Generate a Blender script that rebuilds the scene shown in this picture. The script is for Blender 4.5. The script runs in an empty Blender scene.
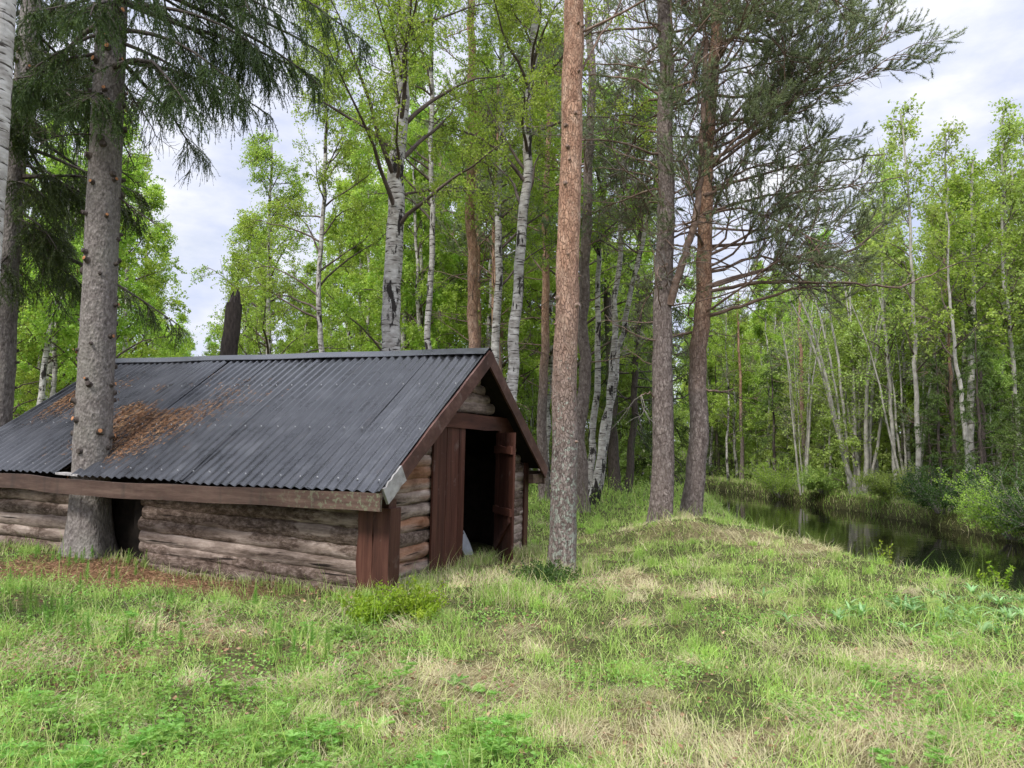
import bpy, math, random
import numpy as np
from mathutils import Matrix, Vector
R = np.random.default_rng(7)
rad = math.radians
scn = bpy.context.scene
COL = scn.collection
F = 760.0
TH = math.atan(62 / F)
EYE = np.array([0, 0, 1.6])

# ------------------------------------------------------------------ helpers
def ray(px, py):
    c0, c1 = px - 512, 384 - py
    return np.array([c0, F * math.cos(TH) - c1 * math.sin(TH), c1 * math.cos(TH) + F * math.sin(TH)])
def at(px, py, Y):                     # survey: photo bearing + distance -> place in metres
    r = ray(px, py)
    return r / r[1] * Y + EYE
def bearing(px, Y):
    return float(at(px, 446, Y)[0])

def sstep(a, b, x):
    t = np.clip((x - a) / (b - a), 0, 1)
    return t * t * (3 - 2 * t)
def hash2(i, j, s):
    n = (i * 374761393 + j * 668265263 + s * 974711) & 0xFFFFFFFF
    n = ((n ^ (n >> 13)) * 1274126177) & 0xFFFFFFFF
    return ((n ^ (n >> 16)) & 0xFFFF) / 65535.0
def vnoise(x, y, s=0):
    x = np.asarray(x, float); y = np.asarray(y, float)
    xi = np.floor(x).astype(np.int64); yi = np.floor(y).astype(np.int64)
    fx = x - xi; fy = y - yi
    fx = fx * fx * (3 - 2 * fx); fy = fy * fy * (3 - 2 * fy)
    a = hash2(xi, yi, s); b = hash2(xi + 1, yi, s); c = hash2(xi, yi + 1, s); d = hash2(xi + 1, yi + 1, s)
    return (a * (1 - fx) + b * fx) * (1 - fy) + (c * (1 - fx) + d * fx) * fy
def fbm(x, y, s=0, o=3):
    v = 0; a = .5
    for k in range(o):
        v = v + a * vnoise(np.asarray(x) * 2 ** k, np.asarray(y) * 2 ** k, s + k * 17); a *= .5
    return v / (1 - .5 ** o)

NEAR = ([-5, 5, 8.9, 10.7, 14, 17, 21, 30, 45, 60, 90], [8, 7.2, 6.0, 5.4, 5.0, 5.2, 5.8, 7.4, 8.0, 8.3, 9])
FAR = ([-5, 10, 17.5, 21, 28, 40, 60, 90], [12.6, 12.1, 11.9, 12.0, 11.9, 10.7, 10.4, 12])
WATER_Z = -.7
def creek(x, y):
    n = np.interp(y, *NEAR) + .25 * (fbm(y * .9, x * 0, 5) - .5)
    f = np.interp(y, *FAR) + .6 * (fbm(y * .6, x * 0 + 3, 9) - .5)
    return n, f
def height(x, y):
    x = np.asarray(x, float); y = np.asarray(y, float)
    h = .22 * sstep(-1.3, -5.5, x) * sstep(3, 8, y) - .10 * np.exp(-((x + 4.0) / 1.2) ** 2 - ((y - 9.4) / 1.0) ** 2) + .12 * sstep(-1, -4, x) * sstep(8, 3, y)
    h = h + .05 * sstep(-3, -1.4, x) * sstep(7, 8.4, y) * sstep(1, -.6, x)
    h = h - .17 * sstep(-.7, 1.0, x) * sstep(9.5, 12, y) * sstep(3.5, 1.8, x) * sstep(20, 14, y)
    h = h + .22 * np.exp(-((x - 3.2) ** 2 + (y - 14.6) ** 2) / 1.5)
    h = h + .10 * (fbm(x * .5, y * .5, 1) - .5) + .13 * (fbm(x * 1.9, y * 1.9, 2) - .5) * sstep(40, 10, y)
    n, f = creek(x, y)
    d1 = x - n; d2 = x - f
    drop = -1.25 * sstep(-.5, 1.2, d1) + (1.0) * sstep(-.1, .5, d2) + .35 * sstep(.5, 6, d2)
    h = h + drop
    h = h + np.clip((y - 60) * .05, 0, 2) * 1.0
    return h
def hz(x, y): return float(height(x, y))

# ------------------------------------------------------------------ mesh building
class MB:
    def __init__(s): s.v = []; s.f3 = []; s.f4 = []; s.n = 0
    def add(s, verts, faces, mat=0, shade=0.5):
        verts = np.asarray(verts, np.float64).reshape(-1, 3); faces = np.asarray(faces, np.int64)
        if len(faces) == 0: return
        sh = np.broadcast_to(np.asarray(shade, np.float32), (len(faces),)).copy()
        mi = np.broadcast_to(np.asarray(mat, np.int32), (len(faces),)).copy()
        (s.f3 if faces.shape[1] == 3 else s.f4).append((faces + s.n, mi, sh))
        s.v.append(verts); s.n += len(verts)
    def mesh(s, name, mats, smooth=False):
        me = bpy.data.meshes.new(name)
        V = np.concatenate(s.v)
        l3 = np.concatenate([f[0] for f in s.f3]) if s.f3 else np.zeros((0, 3), int)
        l4 = np.concatenate([f[0] for f in s.f4]) if s.f4 else np.zeros((0, 4), int)
        mi = np.concatenate([f[1] for f in s.f3 + s.f4]); sh = np.concatenate([f[2] for f in s.f3 + s.f4])
        me.vertices.add(len(V)); me.vertices.foreach_set('co', V.astype(np.float32).ravel())
        loops = np.concatenate([l3.ravel(), l4.ravel()]).astype(np.int32)
        me.loops.add(len(loops)); me.loops.foreach_set('vertex_index', loops)
        starts = np.concatenate([np.arange(len(l3)) * 3, len(l3) * 3 + np.arange(len(l4)) * 4]).astype(np.int32)
        me.polygons.add(len(starts)); me.polygons.foreach_set('loop_start', starts)
        me.polygons.foreach_set('material_index', mi)
        me.polygons.foreach_set('use_smooth', np.full(len(starts), smooth))
        at_ = me.attributes.new('shade', 'FLOAT', 'FACE'); at_.data.foreach_set('value', sh)
        for m in mats: me.materials.append(m)
        me.update(calc_edges=True)
        return me
def link(name, me, parent=None, loc=None, **props):
    o = bpy.data.objects.new(name, me); COL.objects.link(o)
    if parent is not None: o.parent = parent
    if loc is not None: o.location = loc
    for k, v in props.items(): o[k] = v
    return o
def thing(name, label, cat, loc=(0, 0, 0), rz=0, group=None):
    o = bpy.data.objects.new(name, None); COL.objects.link(o)
    o.empty_display_size = .2; o.location = loc; o.rotation_euler = (0, 0, rz)
    o['label'] = label; o['category'] = cat
    if group: o['group'] = group
    return o
def dup(root, loc, rz, sc=1, label=None, group=None, cat=None):
    r = root.copy(); COL.objects.link(r); r.location = loc; r.rotation_euler = (0, 0, rz); r.scale = (sc,) * 3
    if label: r['label'] = label
    if group: r['group'] = group
    for ch in PARTS[root.name]:
        c = ch.copy(); COL.objects.link(c); c.parent = r
    return r
PARTS = {}

def grid_faces(nu, nv, wrap=False):
    i = np.arange(nu - 1)[:, None]; j = np.arange(nv if wrap else nv - 1)[None, :]
    j2 = (j + 1) % nv
    return np.stack([i * nv + j, i * nv + j2, (i + 1) * nv + j2, (i + 1) * nv + j], -1).reshape(-1, 4)
def tube(mb, path, radii, sides=8, mat=0, shade=.5, rough=0, cap=True, seed=0, lobes=None):
    path = np.asarray(path, float); n = len(path); radii = np.broadcast_to(radii, (n,)).astype(float)
    t = np.gradient(path, axis=0); t /= np.linalg.norm(t, axis=1)[:, None] + 1e-9
    m = t.mean(0); ref = np.eye(3)[np.argmin(np.abs(m))]
    a = np.cross(t, ref); a /= np.linalg.norm(a, axis=1)[:, None]; b = np.cross(t, a)
    ang = np.linspace(0, 2 * np.pi, sides, endpoint=False)
    rr = radii[:, None] * np.ones(sides)[None]
    if rough:
        rg = np.random.default_rng(seed); rr = rr * (1 + rough * rg.normal(size=rr.shape))
    if lobes is not None: rr = rr * (1 + lobes[:, None] * (np.cos(ang * 5 + 1)[None] * .5 + np.cos(ang * 3)[None] * .5))
    V = path[:, None] + rr[..., None] * (np.cos(ang)[None, :, None] * a[:, None] + np.sin(ang)[None, :, None] * b[:, None])
    mb.add(V, grid_faces(n, sides, True), mat, shade)
    if cap:
        for k, e in ((n - 1, 0), (0, 1)):
            ring = V[k]; c = ring.mean(0)
            idx = np.arange(sides); f = np.stack([idx, (idx + 1) % sides, np.full(sides, sides)], 1)
            if e: f = f[:, ::-1]
            mb.add(np.vstack([ring, c]), f, mat, shade)
def norm(v): return v / (np.linalg.norm(v, axis=-1, keepdims=True) + 1e-9)
def prisms(mb, A, B, ra, rb, mat=0, shade=.5):      # batch of 3-sided twig segments
    A = A.reshape(-1, 3); B = B.reshape(-1, 3); n = len(A)
    t = norm(B - A); ref = np.where(np.abs(t[:, 2:3]) > .8, [[1., 0, 0]], [[0, 0, 1.]])
    a = norm(np.cross(t, ref)); b = np.cross(t, a)
    ra = np.broadcast_to(ra, (n,))[:, None]; rb = np.broadcast_to(rb, (n,))[:, None]
    V = []
    for P, r in ((A, ra), (B, rb)):
        for k in range(3):
            an = k * 2.0944; V.append(P + r * (math.cos(an) * a + math.sin(an) * b))
    V = np.stack(V, 1)
    base = np.array([[0, 1, 4, 3], [1, 2, 5, 4], [2, 0, 3, 5]])
    Fq = (base[None] + (np.arange(n) * 6)[:, None, None]).reshape(-1, 4)
    mb.add(V, Fq, mat, np.repeat(np.broadcast_to(shade, (n,)), 3))
def leaves(mb, P, L, W, rng, mat=0, shade=None, droop=.4, D=None):   # rhombic leaves, slightly folded
    n = len(P)
    if D is None:
        D = rng.normal(size=(n, 3)); D[:, 2] -= droop
    D = norm(D); N = norm(rng.normal(size=(n, 3)) + [0, 0, .6]); S = norm(np.cross(D, N)); N = np.cross(S, D)
    L = np.broadcast_to(L, (n,))[:, None]; W = np.broadcast_to(W, (n,))[:, None]
    v0 = P; v1 = P + D * L * .45 + S * W * .5 + N * L * .08; v2 = P + D * L; v3 = P + D * L * .45 - S * W * .5 + N * L * .08
    V = np.stack([v0, v1, v2, v3], 1)
    Fq = (np.arange(n) * 4)[:, None] + np.arange(4)[None]
    if shade is None: shade = rng.random(n)
    mb.add(V, Fq, mat, shade)
def needles(mb, P, D, L, W, rng, mat=0, shade=None):     # thin triangles
    n = len(P); D = norm(D); S = norm(np.cross(D, rng.normal(size=(n, 3))))
    L = np.broadcast_to(L, (n,))[:, None]; W = np.broadcast_to(W, (n,))[:, None]
    V = np.stack([P - S * W * .5, P + S * W * .5, P + D * L], 1)
    if shade is None: shade = rng.random(n)
    mb.add(V, (np.arange(n) * 3)[:, None] + np.arange(3)[None], mat, shade)
def box(mb, x0, x1, y0, y1, z0, z1, mat=0, shade=.5, M=None, bev=0.0):
    V = np.array([[x, y, z] for x in (x0, x1) for y in (y0, y1) for z in (z0, z1)], float)
    if M is not None: V = np.array([M @ Vector(v) for v in V])
    mb.add(V, [[0, 1, 3, 2], [4, 6, 7, 5], [0, 4, 5, 1], [2, 3, 7, 6], [0, 2, 6, 4], [1, 5, 7, 3]], mat, shade)
def plank(mb, A, B, wdir, width, thick, rng, mat=0, shade=.5, n=8, wob=.006):
    """worn board from A to B, width along wdir, slightly uneven edges"""
    A = np.array(A, float); B = np.array(B, float); wdir = norm(np.array(wdir, float)); t = norm(B - A); nd = norm(np.cross(t, wdir))
    u = np.linspace(0, 1, n)[:, None]; c = A + (B - A) * u
    e0 = rng.normal(size=(n, 1)) * wob; e1 = rng.normal(size=(n, 1)) * wob
    bw = wdir * width / 2
    ring = [c - bw + wdir * e0 - nd * thick / 2, c + bw + wdir * e1 - nd * thick / 2, c + bw + wdir * e1 + nd * thick / 2, c - bw + wdir * e0 + nd * thick / 2]
    V = np.stack(ring, 1)
    mb.add(V, grid_faces(n, 4, True), mat, shade)
    mb.add(V[0], [[0, 1, 2, 3]], mat, shade); mb.add(V[-1], [[3, 2, 1, 0]], mat, shade)

# ------------------------------------------------------------------ materials
def newmat(name):
    m = bpy.data.materials.new(name); m.use_nodes = True
    nt = m.node_tree; nt.nodes.clear()
    out = nt.nodes.new('ShaderNodeOutputMaterial'); bs = nt.nodes.new('ShaderNodeBsdfPrincipled')
    nt.links.new(bs.outputs[0], out.inputs[0])
    return m, nt, bs, out
def nd(nt, typ, ins=None, **kw):
    n = nt.nodes.new(typ)
    for k, v in kw.items(): setattr(n, k, v)
    for k, v in (ins or {}).items():
        if isinstance(v, bpy.types.NodeSocket): nt.links.new(v, n.inputs[k])
        else: n.inputs[k].default_value = v
    return n
def ramp(nt, fac, stops):
    r = nt.nodes.new('ShaderNodeValToRGB'); nt.links.new(fac, r.inputs[0])
    el = r.color_ramp.elements
    while len(el) < len(stops): el.new(.5)
    for e, (p, c) in zip(el, stops): e.position = p; e.color = (*c, 1) if len(c) == 3 else c
    return r.outputs[0]
def mix(nt, fac, a, b, mode='MIX'):
    n = nt.nodes.new('ShaderNodeMix'); n.data_type = 'RGBA'; n.blend_type = mode
    for i, v in ((0, fac), (6, a), (7, b)):
        if isinstance(v, bpy.types.NodeSocket): nt.links.new(v, n.inputs[i])
        else: n.inputs[i].default_value = v if i == 0 else (*v, 1)
    return n.outputs[2]
def math_(nt, op, a, b=0.0, c=None, clamp=False):
    n = nt.nodes.new('ShaderNodeMath'); n.operation = op; n.use_clamp = clamp
    for i, v in enumerate((a, b) if c is None else (a, b, c)):
        if isinstance(v, bpy.types.NodeSocket): nt.links.new(v, n.inputs[i])
        else: n.inputs[i].default_value = v
    return n.outputs[0]
def coords(nt, scale=(1, 1, 1), kind='Object'):
    tc = nt.nodes.new('ShaderNodeTexCoord'); mp = nt.nodes.new('ShaderNodeMapping')
    nt.links.new(tc.outputs[kind], mp.inputs[0]); mp.inputs['Scale'].default_value = scale
    return mp.outputs[0]
def noise(nt, vec, s, d=4, r=.55): return nd(nt, 'ShaderNodeTexNoise', {'Vector': vec, 'Scale': s, 'Detail': d, 'Roughness': r}).outputs[0]
def bump(nt, bs, h, strength=.5, dist=.02):
    b = nd(nt, 'ShaderNodeBump', {'Height': h, 'Strength': strength, 'Distance': dist}); nt.links.new(b.outputs[0], bs.inputs['Normal'])
def shade_attr(nt): return nd(nt, 'ShaderNodeAttribute', attribute_name='shade').outputs['Fac']

def leaf_mat(name, c0, c1, c2, trans=.45, rough=.5, objvar=.25):
    m, nt, bs, out = newmat(name)
    s = shade_attr(nt); col = ramp(nt, s, [(0, c0), (.5, c1), (1, c2)])
    oi = nd(nt, 'ShaderNodeObjectInfo').outputs['Random']
    big = noise(nt, coords(nt), 1.1, 4)
    v = math_(nt, 'ADD', math_(nt, 'MULTIPLY_ADD', oi, objvar, 1 - objvar / 2 - .5), math_(nt, 'MULTIPLY', big, 1.0))
    hs = nd(nt, 'ShaderNodeHueSaturation', {'Color': col, 'Value': v, 'Hue': math_(nt, 'MULTIPLY_ADD', oi, .03, .485)}).outputs[0]
    nt.links.new(hs, bs.inputs['Base Color']); bs.inputs['Roughness'].default_value = rough
    bs.inputs['Specular IOR Level'].default_value = .3
    tr = nd(nt, 'ShaderNodeBsdfTranslucent', {'Color': mix(nt, 1.0, hs, (1.2, 1.2, .7), 'MULTIPLY')})
    mx = nd(nt, 'ShaderNodeMixShader', {0: trans, 1: bs.outputs[0], 2: tr.outputs[0]})
    nt.links.new(mx.outputs[0], out.inputs[0])
    return m
M_birchleaf = leaf_mat('birch_leaf', (.17, .275, .035), (.30, .44, .07), (.49, .62, .15), .5)
M_youngleaf = leaf_mat('young_leaf', (.21, .305, .06), (.35, .47, .12), (.53, .64, .22), .5)
M_darkleaf = leaf_mat('dark_leaf', (.035, .075, .018), (.06, .12, .025), (.10, .18, .04), .4)
M_sprucen = leaf_mat('spruce_needle', (.035, .06, .02), (.075, .115, .035), (.14, .19, .06), .3)
M_spruceyoung = leaf_mat('young_spruce_needle', (.05, .08, .018), (.10, .15, .032), (.18, .25, .055), .2)
M_pinen = leaf_mat('pine_needle', (.14, .18, .10), (.235, .295, .165), (.37, .43, .26), .35)
M_lupin = leaf_mat('weed_leaf', (.13, .27, .04), (.22, .41, .08), (.34, .53, .14), .4)
M_lime = leaf_mat('bilberry_leaf', (.14, .25, .02), (.26, .40, .03), (.36, .48, .06), .45)
M_lily = leaf_mat('broad_blade', (.14, .27, .09), (.24, .41, .15), (.36, .53, .24), .35)

def bark_mat(name, kind):
    m, nt, bs, out = newmat(name)
    bs.inputs['Roughness'].default_value = .85; bs.inputs['Specular IOR Level'].default_value = .2
    oi = nd(nt, 'ShaderNodeObjectInfo').outputs['Random']
    tc = nd(nt, 'ShaderNodeTexCoord').outputs['Object']
    z = nd(nt, 'ShaderNodeSeparateXYZ', {0: tc}).outputs[2]
    if kind == 'birch':
        v1 = coords(nt, (3, 3, 22)); n1 = noise(nt, v1, 1.3, 3, .6)
        dash = ramp(nt, n1, [(0, (0, 0, 0)), (.38, (0, 0, 0)), (.44, (1, 1, 1)), (1, (1, 1, 1))])
        n2 = noise(nt, coords(nt, (5, 5, 1.6)), 1.1, 5, .65)
        low = math_(nt, 'MULTIPLY_ADD', z, -.10, .10)
        blotch = math_(nt, 'ADD', n2, math_(nt, 'MAXIMUM', low, -.03))
        bl = ramp(nt, blotch, [(0, (1, 1, 1)), (.525, (1, 1, 1)), (.565, (0, 0, 0)), (1, (0, 0, 0))])
        tint = ramp(nt, noise(nt, coords(nt, (2, 2, 4)), 3, 4), [(.3, (.26, .235, .21)), (.5, (.44, .415, .38)), (.75, (.68, .66, .62))])
        c = mix(nt, dash, (.07, .06, .05), tint); c = mix(nt, bl, (.035, .03, .027), c)
        nt.links.new(c, bs.inputs['Base Color'])
        bump(nt, bs, math_(nt, 'ADD', n1, math_(nt, 'MULTIPLY', n2, -.8)), .6, .02)
    elif kind in ('pine', 'frontpine', 'greypine'):
        dv = nd(nt, 'ShaderNodeVectorMath', {0: coords(nt, (1, 1, .38)), 1: nd(nt, 'ShaderNodeVectorMath', {0: nd(nt, 'ShaderNodeTexNoise', {'Vector': coords(nt, (1, 1, .5)), 'Scale': 11, 'Detail': 5}).outputs[1], 'Scale': .10}, operation='SCALE').outputs[0]}, operation='ADD').outputs[0]
        vo = nd(nt, 'ShaderNodeTexVoronoi', {'Vector': dv, 'Scale': 30 if kind == 'frontpine' else 20}, feature='DISTANCE_TO_EDGE').outputs[0]
        n0 = noise(nt, coords(nt, (1, 1, .4)), 9, 6, .7)
        cr = math_(nt, 'MULTIPLY', ramp(nt, vo, [(0, (0, 0, 0)), (.1, (1, 1, 1))]), ramp(nt, n0, [(.3, (.3, .3, .3)), (.55, (1, 1, 1))]))
        grey = ramp(nt, noise(nt, coords(nt, (1, 1, .6)), 14, 5, .7), [(.3, (.13, .10, .09)), (.5, (.26, .21, .185)), (.7, (.42, .36, .325))])
        orange = ramp(nt, noise(nt, coords(nt, (1, 1, .5)), 8, 5, .7), [(.3, (.30, .16, .10)), (.5, (.50, .30, .20)), (.72, (.68, .48, .35))])
        a, b = {'frontpine': (2.2, 4.8), 'pine': (3.2, 5.6), 'greypine': (13, 18)}[kind]
        zf = math_(nt, 'ADD', z, math_(nt, 'MULTIPLY', noise(nt, coords(nt), 3, 3), 1.2))
        f = nd(nt, 'ShaderNodeMapRange', {'Value': zf, 'From Min': a, 'From Max': b}).outputs[0]
        c = mix(nt, f, grey, orange)
        c = mix(nt, cr, mix(nt, .42, c, (.06, .035, .025)), c)
        if kind == 'frontpine':    # pale lichen on the lower trunk
            lf = nd(nt, 'ShaderNodeMapRange', {'Value': z, 'From Min': .8, 'From Max': 3.4, 'To Min': .53, 'To Max': .72}).outputs[0]
            ln = math_(nt, 'GREATER_THAN', noise(nt, coords(nt), 17, 5, .6), lf)
            c = mix(nt, math_(nt, 'MULTIPLY', ln, .75), c, (.36, .40, .33))
        nt.links.new(c, bs.inputs['Base Color']); bump(nt, bs, math_(nt, 'ADD', cr, n0), .9, .025)
    elif kind == 'spruce':
        n0 = noise(nt, coords(nt, (1, 1, .55)), 26, 6, .7)
        vo = nd(nt, 'ShaderNodeTexVoronoi', {'Vector': coords(nt, (1, 1, .6)), 'Scale': 34}).outputs[0]
        c = ramp(nt, n0, [(.3, (.07, .058, .053)), (.5, (.185, .16, .145)), (.7, (.35, .31, .285))])
        c = mix(nt, ramp(nt, noise(nt, coords(nt), 2.2, 3), [(.4, (0, 0, 0)), (.7, (.5, .5, .5))]), c, (.26, .25, .21))
        nt.links.new(c, bs.inputs['Base Color']); bump(nt, bs, math_(nt, 'ADD', n0, math_(nt, 'MULTIPLY', vo, .8)), .9, .02)
    elif kind == 'dark':
        n0 = noise(nt, coords(nt, (1, 1, .4)), 18, 5, .7)
        c = ramp(nt, n0, [(.3, (.035, .028, .024)), (.7, (.13, .105, .09))])
        nt.links.new(c, bs.inputs['Base Color']); bump(nt, bs, n0, .8, .02)
    elif kind == 'alder':
        n0 = noise(nt, coords(nt, (1, 1, .6)), 9, 5, .7)
        c = ramp(nt, n0, [(.3, (.20, .185, .16)), (.55, (.42, .40, .35)), (.75, (.62, .60, .54))])
        nt.links.new(c, bs.inputs['Base Color']); bump(nt, bs, n0, .5, .02)
    elif kind == 'snag':
        n0 = noise(nt, coords(nt, (1, 1, .25)), 22, 6, .7)
        c = ramp(nt, n0, [(.3, (.03, .025, .022)), (.65, (.10, .08, .07)), (.8, (.2, .17, .14))])
        nt.links.new(c, bs.inputs['Base Color']); bump(nt, bs, n0, 1, .03)
    return m
B_birch = bark_mat('birch_bark', 'birch'); B_pine = bark_mat('pine_bark', 'pine'); B_fpine = bark_mat('scaly_pine_bark', 'frontpine')
B_gpine = bark_mat('grey_pine_bark', 'greypine'); B_spruce = bark_mat('spruce_bark', 'spruce'); B_dark = bark_mat('dark_bark', 'dark'); B_alder = bark_mat('alder_bark', 'alder'); B_snag = bark_mat('snag_wood', 'snag')
def plain(name, stops, scale=(1, 1, 1), ns=12, rough=.85, bstr=.5, bdist=.01, vary=.35, spec=.2):
    m, nt, bs, out = newmat(name)
    v = coords(nt, scale); n0 = noise(nt, v, ns, 6, .68)
    s = shade_attr(nt)
    c = ramp(nt, n0, stops)
    k = math_(nt, 'MULTIPLY_ADD', s, vary * 2, 1 - vary)
    c = nd(nt, 'ShaderNodeHueSaturation', {'Color': c, 'Value': k}).outputs[0]
    nt.links.new(c, bs.inputs['Base Color']); bs.inputs['Roughness'].default_value = rough; bs.inputs['Specular IOR Level'].default_value = spec
    bump(nt, bs, n0, bstr, bdist)
    return m
B_twig = plain('twig_bark', [(.3, (.07, .05, .04)), (.7, (.18, .14, .12))], ns=5)
B_pinelimb = plain('pine_limb_bark', [(.3, (.11, .07, .052)), (.5, (.22, .15, .115)), (.72, (.38, .29, .235))], ns=7)
B_greytwig = plain('grey_twig', [(.3, (.13, .115, .10)), (.7, (.32, .29, .26))], ns=5)

# ------------------------------------------------------------------ polylines for crowns
def poly_batch(S, D, L, nseg, grav, jit, rng):
    n = len(S); P = [S]; d = norm(D.copy()); L = np.broadcast_to(L, (n,))[:, None]
    for k in range(nseg):
        P.append(P[-1] + d * L / nseg)
        d = norm(d + rng.normal(size=(n, 3)) * jit + np.array([0, 0, grav]))
    return np.stack(P, 1)
def sample_on(P, k, t0, t1, rng):      # k points on each polyline; returns points, tangents, parent index, t
    n, m, _ = P.shape
    t = np.sort(rng.uniform(t0, t1, (n, k)), 1) * (m - 1); i = np.minimum(t.astype(int), m - 2); fr = (t - i)[..., None]
    r = np.arange(n)[:, None]
    A = P[r, i]; B = P[r, i + 1]
    return (A + (B - A) * fr).reshape(-1, 3), norm(B - A).reshape(-1, 3), np.repeat(np.arange(n), k), (t / (m - 1)).ravel()
def side_dirs(T, spread, rng, up=0.0):
    q = rng.normal(size=T.shape); q -= (q * T).sum(1, keepdims=True) * T; q = norm(q)
    d = T * math.cos(spread) + q * math.sin(spread); d[:, 2] += up
    return norm(d)
def polys_to_prisms(mb, P, r0, r1, mat=0):
    n, m, _ = P.shape; r0 = np.broadcast_to(r0, (n,)); r1 = np.broadcast_to(r1, (n,))
    for k in range(m - 1):
        a = k / (m - 1); b = (k + 1) / (m - 1)
        prisms(mb, P[:, k], P[:, k + 1], r0 * (1 - a) + r1 * a, r0 * (1 - b) + r1 * b, mat)

def trunk_path(base, top, n, wob, rng, kinks=None):
    u = np.linspace(0, 1, n)[:, None]; P = base + (top - base) * u
    w = np.cumsum(rng.normal(size=(n, 2)), 0) * wob; w -= w[0] + (w[-1] - w[0]) * u
    P[:, :2] += w
    return P
def radii_for(n, r0, r1, flare=.3, H=12, flare_h=.5):
    z = np.linspace(0, H, n); return (r0 + (r1 - r0) * np.linspace(0, 1, n) ** .9) + r0 * flare * np.exp(-z / flare_h)

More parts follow.
